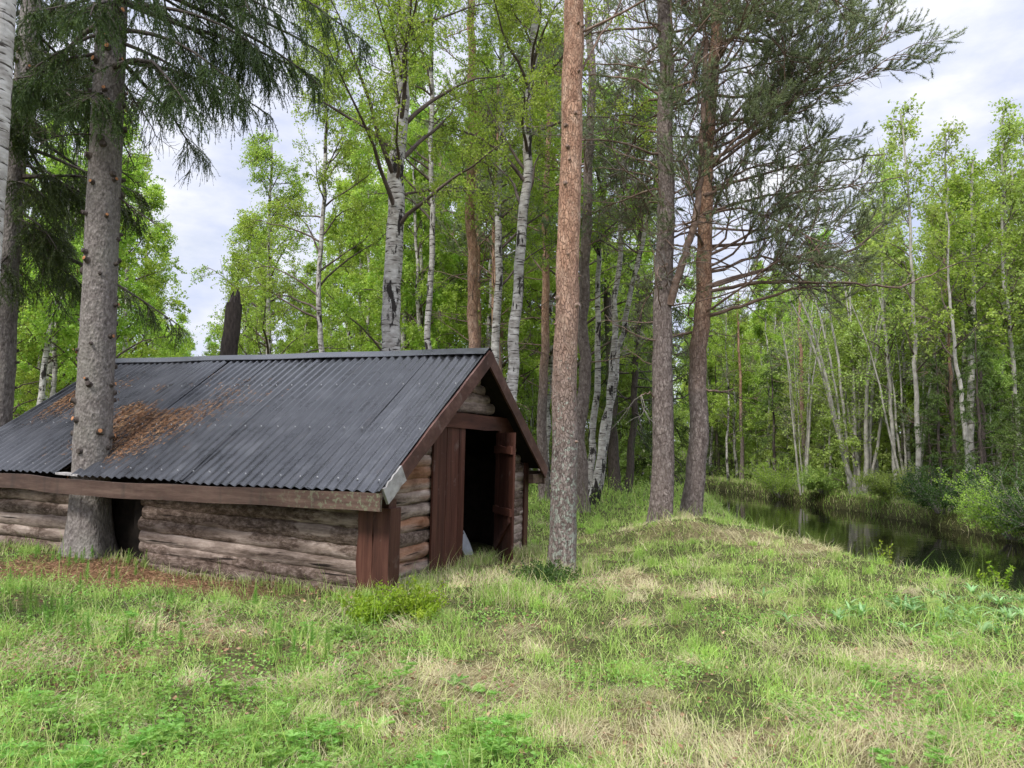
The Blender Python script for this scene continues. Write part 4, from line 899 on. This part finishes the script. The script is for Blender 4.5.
hero('birch_tree', 'crooked birch, stem leaning farthest right in the trio', 'tree', (594, 490), (634, 285), 21.3, dict(MS, H=12, r0=.11, seed=20))
hero('spruce_tree', 'dark spruce trunk just right of the crooked birches', 'tree', (617, 488), (612, 370), 27, dict(SPRUCE, bark=B_dark, H=12, r0=.22, r1=.08, seed=21, sides=12, trings=30, nsec=9, slen=.7, ntw=4, tlen=.3, nleaf=7, lsize=.06, nwid=.02, tgrav=-.15, tiers=[(.3, .97, 34, 2.4, .5, -8, -.03, 1, None)]))
hero('spruce_tree', 'thinner dark spruce with low drooping boughs beyond the pines', 'tree', (629, 490), (634, 360), 25.5, dict(SPRUCE, bark=B_dark, H=11, r0=.14, r1=.05, seed=22, sides=12, trings=30, nsec=9, slen=.6, ntw=4, tlen=.3, nleaf=7, lsize=.06, nwid=.02, tgrav=-.15, tiers=[(.22, .97, 34, 2.0, .4, -8, -.03, 1, None)]))
YN = 15.4; bN = footed(661, 500, YN, 666, 0)
hero('pine_tree', 'grey pine with dead side twigs, left of the pair by the creek', 'tree', (661, 500), (666, 0), YN,
     dict(PB, H=14, r0=.235, r1=.12, flare=.3, jit=.2, nsec=10, ntw=8, lsize=.062, bark=B_gpine, twigmat=B_greytwig, seed=23, trings=50, wob=.012, slen=1.0,
          extra=[limbs([([(670, 305, -.1), (683, 262, -.2), (695, 222, -.3), (700, 180, -.3), (703, 120, -.3), (706, 40, -.2)], .085, .05, 8), ([(668, 90), (717, 73, .2), (796, 58, .5)], .035, .012, 12),
                        ([(660, 180), (630, 170, -.3), (600, 168, -.5)], .02, .008, 8), ([(657, 400), (650, 392, -.2), (640, 396, -.4)], .02, .008, 3)], bN, YN)],
          tiers=[(.24, .55, 26, 1.4, 2.3, 2, -.01, 0, None), (.50, .75, 14, 2.6, 3, 8, 0, .8, None), (.62, .98, 24, 3.0, 1, 22, .02, 1, None)]))
YO = 16.3; bO = footed(693, 500, YO, 701, 330)
hero('pine_tree', 'reddish pine with long boughs reaching right over the creek', 'tree', (693, 500), (712, 110), YO,
     dict(PB, H=13.5, r0=.225, r1=.10, flare=.3, bark=B_pine, twigmat=B_twig, seed=24, trings=50, wob=.02, slen=1.45, nsec=16, ntw=13, ntuft=5, nleaf=14, tlen=.40, lsize=.062, nwid=.0105, jit=.24,
          extra=[limbs([([(706, 287), (733, 279), (775, 267, .3), (858, 250, .6), (883, 221, .8)], .06, .02, 14), ([(706, 292), (760, 282, -.4), (850, 283, -.8), (900, 288, -1), (962, 262, -1)], .045, .010, 16),
                        ([(703, 318), (750, 303, -.3), (796, 287, -.5), (850, 286, -.6)], .045, .015, 12), ([(704, 196), (733, 183), (787, 167, .3), (883, 154, .8)], .045, .014, 14),
                        ([(706, 165), (762, 129, -.4), (800, 90, -.6), (830, 40, -.6)], .045, .014, 12), ([(702, 125, -.2), (754, 117, -.4), (804, 112, -.6), (836, 84, -.8)], .04, .012, 14),
                        ([(697, 392), (712, 390), (724, 392, .1), (734, 389, .2)], .03, .012, 3), ([(704, 215), (760, 196, .5), (830, 190, 1.2), (900, 178, 1.6)], .04, .012, 14)], bO, YO)],
          tiers=[(.30, .46, 8, 2.2, 2.8, 2, 0, 0, (0, 60)), (.32, .48, 7, 3.6, 4.0, 4, .0, .5, (5, 45)), (.42, .80, 22, 4.1, 3.9, 12, .01, 1, (0, 50)), (.7, .98, 16, 4.0, 1.2, 26, .01, 1, None), (.45, .8, 8, 2.2, 2.4, 8, 0, .3, (180, 50))]))

# --- clump of grey alders on the far bank
def clump(px, Y, n, seed, label, spread=.30, H=8.5, leafn=6, r=.085):
    rng = np.random.default_rng(seed); x = bearing(px, Y); t = thing('alder_clump', label, 'tree', (x, Y, hz(x, Y)), 0); PARTS[t.name] = []
    cm = MB()
    for k in range(n):
        az = k * 2.4 + rng.normal() * .4; ln = spread * math.sqrt((k + .5) / n) * H; h = H * rng.uniform(.75, 1.05)
        b = np.array([math.cos(az), math.sin(az), 0]) * .28 * rng.uniform(.3, 1.3); tp = b + np.array([math.cos(az) * ln, math.sin(az) * ln * .7, h])
        m = 16; u = np.linspace(0, 1, m)[:, None]; P = b + (tp - b) * u; P[:, :2] *= (1 - .25 * np.sin(np.pi * u)); w = np.cumsum(rng.normal(size=(m, 3)) * .02, 0); P += w - w[0] * 1; P[0, 2] -= .2
        sm = MB(); rr = r * rng.uniform(.6, 1.2); tube(sm, P, np.linspace(rr, rr * .3, m), 8, 0, .5, .02, False)
        A, T, pi, tt = sample_on(P[None], 16, .25, 1, rng); SP = poly_batch(A, side_dirs(T, .9, rng, .1), 1.2 * rng.uniform(.4, 1.1, len(A)), 4, -.02, .12, rng); polys_to_prisms(sm, SP, .010, .004, 1)
        A, T, pi, tt = sample_on(SP, 5, .2, 1, rng); TP = poly_batch(A, side_dirs(T, .8, rng), .4, 3, -.02, .15, rng); polys_to_prisms(sm, TP, .005, .003, 1)
        link('stem', sm.mesh('alder_stem', [B_alder, B_greytwig], True), t)
        A, T, pi, tt = sample_on(TP, leafn, .1, 1, rng); A = A + rng.normal(size=A.shape) * .05; leaves(cm, A, .075 * rng.uniform(.6, 1.2, len(A)), .06, rng)
    link('crown', cm.mesh('alder_crown', [M_youngleaf]), t)
clump(858, 28.6, 13, 31, 'fan of many thin grey alder stems on the far creek bank')
clump(802, 32, 6, 32, 'smaller alder clump left of the big fan on the far bank', .22, 8, 5, .05)
clump(908, 26.5, 5, 33, 'few leaning alder stems right of the big fan on the far bank', .3, 8, 6, .05)

# --- single trees across the creek
FB = dict(BH, bark=B_birch, lsize=.085, nsec=6, ntw=4, nleaf=8, plen=1.7, ptip=.4, trings=26, sides=10)
hero('birch_tree', 'pale birch trunk by the dark spruces on the far bank', 'tree', (971, 470), (972, 310), 24, dict(FB, H=11, r0=.15, r1=.03, seed=41, first=.45, nprim=22, bark=B_alder))
hero('birch_tree', 'tall thin birch at the right edge beyond the creek', 'tree', (1000, 440), (1004, 220), 26, dict(FB, H=12.3, r0=.10, r1=.03, seed=42, first=.4, nprim=22, bark=B_alder))
hero('birch_tree', 'twin birch trunk just right of the tall thin birch', 'tree', (1012, 440), (1012, 220), 27, dict(FB, H=11.5, r0=.10, r1=.03, seed=43, first=.4, nprim=20, bark=B_alder))
hero('birch_tree', 'slim bare trunk leaning left beside the pale birch', 'tree', (967, 455), (958, 350), 23, dict(FB, H=9, r0=.09, r1=.02, seed=44, first=.5, nprim=12, nleaf=5, bark=B_alder))
hero('pine_tree', 'young reddish pine stem among the leaning trunks across the creek', 'tree', (954, 443), (949, 350), 25, dict(PB, H=8, r0=.08, r1=.03, bark=B_pine, seed=45, trings=24, tiers=[(.3, .95, 18, 1.3, .5, 15, 0, .5, None)]))
hero('pine_tree', 'reddish young pine far up the creek left of the alders', 'tree', (806, 470), (802, 330), 34, dict(PB, H=10, r0=.13, r1=.04, bark=B_fpine, seed=46, trings=24, sides=10, tiers=[(.25, .6, 12, 1.3, 1.3, 5, 0, 0, None), (.5, .95, 16, 1.6, .6, 15, 0, .7, None)]))
hero('birch_tree', 'thin white birch stem above the bend of the creek', 'tree', (729, 480), (727, 380), 40, dict(FB, H=10, r0=.07, r1=.02, seed=47, first=.2, nprim=18))
hero('pine_tree', 'thin brown trunk at the creek bend right of the white stem', 'tree', (742, 476), (740, 380), 40, dict(PB, H=10, r0=.12, r1=.04, bark=B_pine, seed=48, trings=24, sides=10, tiers=[(.3, .95, 18, 1.6, .6, 10, 0, .8, None)]))
# --- left distance
hero('birch_tree', 'leaning white birch between the two spruce trunks', 'tree', (44, 400), (66, 240), 23, dict(FB, H=11, r0=.12, r1=.03, seed=49, first=.35, nprim=22, nleaf=12))
hero('birch_tree', 'second leaning birch close beside the first between the spruces', 'tree', (52, 400), (70, 260), 23.6, dict(FB, H=10, r0=.10, r1=.03, seed=50, first=.35, nprim=20, nleaf=12))
hero('birch_tree', 'thin pale birch nearest the dark left spruce', 'tree', (36, 400), (45, 290), 28, dict(FB, H=10, r0=.10, r1=.03, seed=51, first=.3, nprim=22, nleaf=12))

# --- forest behind: a few kinds, copied
def protos(name, cat, specs):
    out = []
    for s in specs:
        o = build_tree(name, 'x', cat, s, (0, -300, 0)); out.append(o)
    return out
PBI = protos('birch_tree', 'tree', [dict(FB, H=11, r0=.11, r1=.02, seed=60 + k, first=.18 + .1 * (k % 2), nprim=26, plen=2.3, ntw=6, nleaf=18, lsize=.068, twigs=False, wob=.04) for k in range(4)])
PYO = protos('young_broadleaf', 'tree', [dict(FB, H=5.5, r0=.05, r1=.01, seed=70 + k, first=.06, nprim=26, plen=1.7, ptip=.4, elev=30, ntw=5, nleaf=15, lsize=.07, leaf=M_youngleaf, bark=B_alder, twigs=False, wob=.04) for k in range(3)])
PSP = protos('spruce_tree', 'tree', [dict(SPRUCE, bark=B_dark, H=9, r0=.13, r1=.02, seed=80 + k, sides=8, trings=24, nsec=10, slen=.6, ntw=3, tlen=.3, nleaf=6, lsize=.09, nwid=.035, tgrav=-.10, leaf=M_spruceyoung, tiers=[(.05, .98, 44, 2.0, .3, -4, -.01, 1, None)]) for k in range(2)])
PPI = protos('pine_tree', 'tree', [dict(PB, H=12, r0=.15, r1=.05, bark=B_pine, seed=90 + k, sides=10, trings=24, nleaf=10, lsize=.12, nwid=.02, nsec=6, ntw=4, tiers=[(.25, .6, 10, 1.3, 1.5, 5, 0, 0, None), (.5, .98, 22, 2.2, .8, 20, .02, 1, None)]) for k in range(2)])
PAL = protos('aspen_tree', 'tree', [dict(FB, H=11, r0=.08, r1=.02, seed=95 + k, first=.35, nprim=20, plen=1.4, ptip=.4, elev=55, ntw=4, nleaf=5, lsize=.09, leaf=M_youngleaf, bark=B_alder, wob=.03) for k in range(2)])
PROTO = PBI + PYO + PSP + PPI + PAL
fr = np.random.default_rng(77)
def scatter(n, px0, px1, y0, y1, kinds, s0, s1, label, group, xmin=None):
    done = 0; tries = 0; pos = []
    while done < n and tries < n * 30:
        tries += 1; Y = fr.uniform(y0, y1); px = fr.uniform(px0, px1); x = bearing(px, Y)
        nn, ff = creek(x, Y)
        if nn - .6 < x < ff + .8 or (xmin is not None and x < xmin): continue
        if any((x - a) ** 2 + (Y - b) ** 2 < 1.6 for a, b in pos): continue
        pos.append((x, Y)); k = kinds[fr.integers(len(kinds))]
        dup(k, (x, Y, hz(x, Y) - .03), fr.uniform(0, 6.28), fr.uniform(s0, s1), label, group); done += 1
scatter(12, 690, 800, 42, 70, PBI, .9, 1.2, 'light birch closing the view past the creek bend', 'birches past the creek bend')
scatter(5, 205, 330, 26, 34, PBI, .75, .95, 'airy birch between the snag and the stout birch', 'airy birches right of the snag')
G1 = 'birches in the wood behind the hut'
scatter(20, 325, 575, 25, 38, PBI, 1.1, 1.5, 'green birch in the wood behind the hut ridge', G1)
scatter(6, 340, 620, 22, 34, PPI, .9, 1.15, 'thin pine among the birches behind the hut ridge', 'pines in the wood behind the hut')
scatter(12, 325, 700, 36, 60, PBI, 1.1, 1.5, 'distant birch deep in the wood behind the hut', 'distant birches behind the hut')
scatter(14, 520, 720, 30, 50, PYO, .8, 1.4, 'leafy sapling in the wood between hut and creek', 'saplings between hut and creek')
scatter(9, 590, 720, 34, 50, PBI, 1.0, 1.3, 'green birch beyond the grassy bank by the creek bend', 'birches beyond the grassy bank')
scatter(4, 600, 680, 28, 45, PSP, .8, 1.2, 'dark spruce beyond the grassy bank by the creek bend', 'spruces beyond the grassy bank')
scatter(22, -60, 150, 24, 50, PBI, .95, 1.3, 'light green birch in the distance left of the hut', 'birches left of the hut')
scatter(9, -40, 330, 24, 45, PYO, .7, 1.0, 'low leafy sapling behind the hut roof', 'saplings behind the hut roof')
scatter(26, 130, 345, 34, 70, PBI, .6, .85, 'far low birch seen above the roof ridge', 'far birches above the roof')
scatter(24, 690, 800, 46, 85, PYO, 1.2, 1.9, 'tree closing the view at the far end of the creek', 'trees at the far end of the creek')
scatter(20, 690, 860, 38, 75, PBI, .85, 1.2, 'birch far up the creek on the other side', 'birches far up the creek')
scatter(30, 700, 1060, 21, 46, PYO, .8, 1.4, 'leafy sapling in the thicket across the creek', 'saplings across the creek', 13)
scatter(24, 790, 1060, 26, 44, PBI, .8, 1.12, 'bushy birch in the thicket across the creek', 'birches across the creek', 14)
scatter(22, 860, 1080, 24, 38, PAL, 1.0, 1.25, 'thin sparse aspen standing tall across the creek', 'aspens across the creek', 13)
scatter(8, 780, 900, 28, 44, PAL, .6, .8, 'short sparse aspen behind the alder fan', 'aspens behind the alders', 13)
scatter(24, 900, 1090, 18.5, 28, PSP, .35, .75, 'young dark spruce low on the far bank', 'young spruces on the far bank', 12.9)
scatter(16, 700, 960, 32, 50, PSP, .5, .85, 'dark spruce in the shade far up the creek', 'spruces far up the creek', 12)
scatter(8, -500, -60, 14, 50, PBI, .9, 1.2, 'birch outside the left edge of the clearing', 'birches outside the left edge')
scatter(8, 1090, 1500, 16, 40, PSP + PBI, .7, 1.0, 'tree farther down the far bank', 'trees farther down the far bank', 14)
for p in PROTO:
    for c in PARTS[p.name]: bpy.data.objects.remove(c)
    bpy.data.objects.remove(p)

# ================================================================== SMALL PLANTS
pr = np.random.default_rng(101)
def lupin(seed):
    q = np.random.default_rng(seed); lm = MB(); sm = MB()
    for k in range(q.integers(4, 8)):
        az = q.uniform(0, 6.28); h = q.uniform(.04, .11); o = q.uniform(.02, .10); tip = np.array([math.cos(az) * o, math.sin(az) * o, h])
        tube(sm, [[0, 0, 0], tip * [.4, .4, .6], tip], [.0025, .002, .0015], 4, 0, .5, 0, False)
        n = q.integers(7, 10); a = np.linspace(0, 2 * np.pi, n, endpoint=False) + q.random(); D = np.stack([np.cos(a), np.sin(a), np.full(n, .25)], 1) + np.array([math.cos(az), math.sin(az), 0]) * .25
        leaves(lm, np.repeat(tip[None], n, 0), q.uniform(.035, .055), .013, q, 0, q.random() * .6 + .4 * q.random(n), D=D)
    return lm, sm
def herb(name, label, cat, lm, sm, mat, group):
    t = thing(name, label, cat, (0, -300, 0), 0, group); PARTS[t.name] = [link('leaves', lm.mesh(name + '_leaves', [mat]), t)]
    if sm: PARTS[t.name].append(link('stem', sm.mesh(name + '_stem', [mat]), t))
    return t
def strew(protos, pts, s0, s1, label, group):
    for (x, y) in pts: dup(protos[pr.integers(len(protos))], (x, y, hz(x, y) - .004), pr.uniform(0, 6.28), pr.uniform(s0, s1), label, group)
LP = [herb('lupin_plant', 'small lupin plant with star shaped leaves in the near grass', 'plant', *lupin(s), M_lupin, 'lupins in the near grass') for s in range(4)]
def spots(n, px0, px1, py0, py1):
    out = []
    while len(out) < n:
        px, py = pr.uniform(px0, px1), pr.uniform(py0, py1); r_ = ray(px, py); t_ = -1.45 / r_[2]; x, y = r_[0] * t_, r_[1] * t_
        if fbm(x * 1.5, y * 1.5, 93) > (.42 if pr.random() < .75 else .2): out.append((x, y))
    return out
strew(LP, spots(110, 20, 520, 670, 800), .6, 1.15, 'small lupin plant with star shaped leaves in the near grass', 'lupins in the near grass')
strew(LP, spots(45, 40, 420, 600, 690), .5, .95, 'small lupin plant on the slope before the log wall', 'lupins before the log wall')
strew(LP, spots(28, 850, 1030, 640, 790), .5, .9, 'small lupin plant in the grass at lower right', 'lupins at lower right')
# horsetails: green bottle brushes in front of the wall
def horsetail(seed):
    q = np.random.default_rng(seed); lm = MB(); sm = MB(); h = q.uniform(.16, .28); tube(sm, [[0, 0, 0], [.005, 0, h * .5], [.01, .01, h]], [.003, .0025, .001], 4, 0, .5, 0, False)
    n = 260; z = q.uniform(.02, h, n); az = q.uniform(0, 6.28, n); P = np.stack([z * .03, z * .03, z], 1)
    needles(lm, P, np.stack([np.cos(az), np.sin(az), q.uniform(.4, 1.0, n)], 1), .06 * (1.15 - z / h), .0035, q); return lm, sm
HT = [herb('horsetail', 'x', 'plant', *horsetail(s), M_lupin, 'x') for s in range(3)]
strew(HT, spots(60, 0, 150, 560, 640) + spots(22, 150, 330, 590, 650), .5, 1.05, 'bright green horsetail in the grass before the left log wall', 'horsetails before the log wall')
# broad leaved seedlings
def dock(seed):
    q = np.random.default_rng(seed); lm = MB()
    n = q.integers(3, 6); az = q.uniform(0, 6.28, n)
    for a in az:
        L = q.uniform(.10, .17); w = L * .3; u = np.linspace(0, 1, 7); prof = np.sin(np.pi * u ** .8) * w / 2 + .003; x = L * u * .8; z = L * (.75 * u - .35 * u ** 2)
        V = np.stack([np.stack([x * math.cos(a) - s * prof * math.sin(a), x * math.sin(a) + s * prof * math.cos(a), z + abs(s) * .012], 1) for s in (-1, 0, 1)], 1); lm.add(V, grid_faces(7, 3), 0, q.random())
    return lm, None
DK = [herb('broadleaf_seedling', 'x', 'plant', *dock(s), M_lupin, 'x') for s in range(3)]
strew(DK, spots(22, 0, 520, 660, 790), .8, 1.2, 'broad leaved seedling among the near grass', 'broad leaved seedlings')
# broad bladed patch at the right
def bladeplant(seed):
    q = np.random.default_rng(seed); lm = MB()
    for k in range(q.integers(6, 10)):
        a = q.uniform(0, 6.28); L = q.uniform(.10, .20); w = .016; u = np.linspace(0, 1, 8); prof = np.sin(np.pi * (u * .92 + .08)) * w / 2 + .001; x = L * (.25 * u + .45 * u ** 2); z = L * (.9 * u - .45 * u ** 2)
        V = np.stack([np.stack([x * math.cos(a) - s * prof * math.sin(a), x * math.sin(a) + s * prof * math.cos(a), z + abs(s) * .004], 1) for s in (-1, 0, 1)], 1); lm.add(V, grid_faces(8, 3), 0, q.random())
    return lm, None
BL = [herb('broad_bladed_plant', 'x', 'plant', *bladeplant(s), M_lily, 'x') for s in range(4)]
pts = []
while len(pts) < 95:
    a = pr.normal(size=2) * [.75, .5]; pts.append((4.55 + a[0], 7.25 + a[1] + .12 * a[0]))
strew(BL, pts, .8, 1.35, 'blue green broad bladed plant in the lush patch at right', 'broad bladed plants in the lush patch')
# bilberry bushes by the corner post and at the front pine
def bush(px, py, w, h, n, seed, label, mat, z=0):
    q = np.random.default_rng(seed); r_ = ray(px, py); t_ = -1.6 / r_[2]; x, y = r_[0] * t_, r_[1] * t_
    t = thing('bilberry_bush', label, 'bush', (x, y, hz(x, y)), 0); sm = MB(); lm = MB()
    m = 110; a = q.uniform(0, 6.28, m); rr_ = np.abs(q.normal(size=m)) * w * .75; S0 = np.stack([np.cos(a) * rr_ * .7, np.sin(a) * rr_ * .7, np.zeros(m)], 1)
    SP = poly_batch(S0, np.stack([np.cos(a) * .9, np.sin(a) * .9, np.ones(m)], 1), h * q.uniform(.25, 1.15, m), 4, .05, .25, q); polys_to_prisms(sm, SP, .003, .0015)
    A, T, pi, tt = sample_on(SP, n // m, .2, 1, q); A = A + q.normal(size=A.shape) * .018
    leaves(lm, A, .030 * q.uniform(.6, 1.3, len(A)), .021, q, 0, np.clip(q.random(m)[pi] * .6 + q.random(len(A)) * .4, 0, 1), -.6)
    link('stems', sm.mesh('bilberry_stems', [B_twig]), t); link('foliage', lm.mesh('bilberry_foliage', [mat]), t)
bush(414, 616, .24, .32, 5500, 1, 'bright lime bilberry bush in front of the door panel', M_lime)
bush(374, 618, .19, .30, 4000, 2, 'lime bilberry bush right under the corner post', M_lime)
bush(545, 583, .30, .24, 4500, 3, 'dark green bilberry bush at the foot of the scaly pine', M_darkleaf)
bush(345, 640, .07, .16, 1400, 4, 'low green bilberry sprigs on the bank before the wall', M_lupin)
for p in LP + HT + DK + BL:
    for c in PARTS[p.name]: bpy.data.objects.remove(c)
    bpy.data.objects.remove(p)
# bushes overhanging the far bank
def bank_bush(px, Y, w, h, seed, label, mat=None, cat='bush'):
    q = np.random.default_rng(seed); x = bearing(px, Y); nn, ff = creek(x, Y); x = max(x, float(ff) + .25)
    t = thing('bank_shrub', label, cat, (x, Y, hz(x, Y)), 0); sm = MB(); lm = MB(); m = 40; a = q.uniform(0, 6.28, m)
    SP = poly_batch(np.stack([np.cos(a) * .15, np.sin(a) * .15, np.zeros(m)], 1), np.stack([np.cos(a) * .8, np.sin(a) * .8, np.ones(m)], 1), h * q.uniform(.6, 1.2, m), 5, -.03, .15, q); polys_to_prisms(sm, SP, .010, .004)
    A, T, pi, tt = sample_on(SP, 8, .2, 1, q); TP = poly_batch(A, side_dirs(T, .8, q), w * .5, 3, -.05, .15, q); polys_to_prisms(sm, TP, .004, .002)
    A, T, pi, tt = sample_on(TP, 34, .1, 1, q); A = A + q.normal(size=A.shape) * .04; leaves(lm, A, .048 * q.uniform(.6, 1.3, len(A)), .034, q)
    link('stems', sm.mesh('shrub_stems', [B_greytwig]), t); link('foliage', lm.mesh('shrub_foliage', [mat or M_youngleaf]), t)
bank_bush(893, 25.5, .7, 1.1, 1, 'pale green shrub right of the alder fan at the waterside')
bank_bush(822, 30, .6, 1.0, 2, 'pale green shrub left of the alder fan at the waterside')
bank_bush(775, 33, .9, 1.8, 3, 'leafy shrub far up the creek on the other bank', M_birchleaf)
bank_bush(1008, 18.5, 1.0, 1.6, 4, 'leafy green shrub at the right edge over the water', M_birchleaf)
bank_bush(940, 22, .9, 1.3, 5, 'dark shrub hanging over the far bank before the spruces', M_darkleaf)
bank_bush(1040, 17.2, 1.0, 1.7, 6, 'dark shrub at the far right end of the bank', M_darkleaf)
# small sapling on the near crest
def twiglet(px, py, h, seed, label):
    q = np.random.default_rng(seed); r_ = ray(px, py); t_ = -1.65 / r_[2]; x, y = r_[0] * t_, r_[1] * t_; n_0, f_0 = creek(x, y); x = min(x, float(n_0) + .1)
    t = thing('sapling', label, 'plant', (x, y, hz(x, y)), 0); sm = MB(); lm = MB(); m = 5
    SP = poly_batch(np.zeros((m, 3)), q.normal(size=(m, 3)) * .25 + [0, 0, 1], h * q.uniform(.6, 1.1, m), 5, 0, .1, q); polys_to_prisms(sm, SP, .004, .002)
    A, T, pi, tt = sample_on(SP, 26, .15, 1, q); leaves(lm, A, .045, .03, q, 0, None, -.2); link('stem', sm.mesh('sapling_stem', [B_twig]), t); link('leaves', lm.mesh('sapling_leaves', [M_lime]), t)
twiglet(893, 562, .75, 1, 'small leafy sapling on the crest of the near bank')
twiglet(1005, 590, .35, 2, 'tiny flowering weed on the near bank at right')
twiglet(985, 586, .25, 3, 'short leafy weed beside the tiny flowering weed')

# ================================================================== SKY, SUN, CAMERA
w = bpy.data.worlds.new('World'); scn.world = w; w.use_nodes = True; nt = w.node_tree; nt.nodes.clear()
ELEV, ROT = rad(48), rad(215)
sky = nd(nt, 'ShaderNodeTexSky', sky_type='NISHITA'); sky.sun_disc = False; sky.sun_elevation = ELEV; sky.sun_rotation = ROT
tc = nd(nt, 'ShaderNodeTexCoord').outputs['Generated']; mp = nd(nt, 'ShaderNodeMapping', {'Vector': tc}); mp.inputs['Scale'].default_value = (1, 1, 2.4)
n1 = noise(nt, mp.outputs[0], 2.6, 7, .55); n2 = noise(nt, mp.outputs[0], 6, 6, .6)
z = nd(nt, 'ShaderNodeSeparateXYZ', {0: tc}).outputs[2]
cl = ramp(nt, n2, [(.35, (5.2, 5.7, 7.4)), (.55, (6.7, 6.95, 7.9)), (.7, (8.2, 8.2, 8.4))])
up = nd(nt, 'ShaderNodeMapRange', {'Value': z, 'From Min': .52, 'From Max': 1, 'To Min': 1, 'To Max': 4.2}).outputs[0]
cl = nd(nt, 'ShaderNodeVectorMath', {0: cl, 'Scale': up}, operation='SCALE').outputs[0]
cov = ramp(nt, n1, [(.32, (.62, .62, .62)), (.52, (1, 1, 1))])
c = mix(nt, cov, sky.outputs[0], cl)
bg = nd(nt, 'ShaderNodeBackground', {'Color': c, 'Strength': .137}); o = nd(nt, 'ShaderNodeOutputWorld', {0: bg.outputs[0]})
sd = bpy.data.lights.new('sun', 'SUN'); sd.energy = 3.2; sd.angle = rad(12); sd.color = (1, .96, .9)
so = bpy.data.objects.new('sun', sd); COL.objects.link(so)
d = Vector((math.sin(ROT) * math.cos(ELEV), math.cos(ROT) * math.cos(ELEV), math.sin(ELEV)))
so.rotation_euler = d.to_track_quat('Z', 'Y').to_euler()
cd = bpy.data.cameras.new('camera'); cam = bpy.data.objects.new('camera', cd); COL.objects.link(cam)
cd.sensor_width = 36; cd.lens = F / 1024 * 36; cd.clip_end = 3000; cd.clip_start = .05
cam.location = EYE; cam.rotation_euler = (math.pi / 2 + TH, 0, 0)
scn.camera = cam
scn.view_settings.view_transform = 'Standard'; scn.view_settings.look = 'None'; scn.view_settings.exposure = 0
scn.cycles.max_bounces = 4; scn.cycles.diffuse_bounces = 2; scn.cycles.transmission_bounces = 2; scn.cycles.glossy_bounces = 2
scn.cycles.use_adaptive_sampling = True; scn.cycles.adaptive_threshold = .02
scn.cycles.use_denoising = True
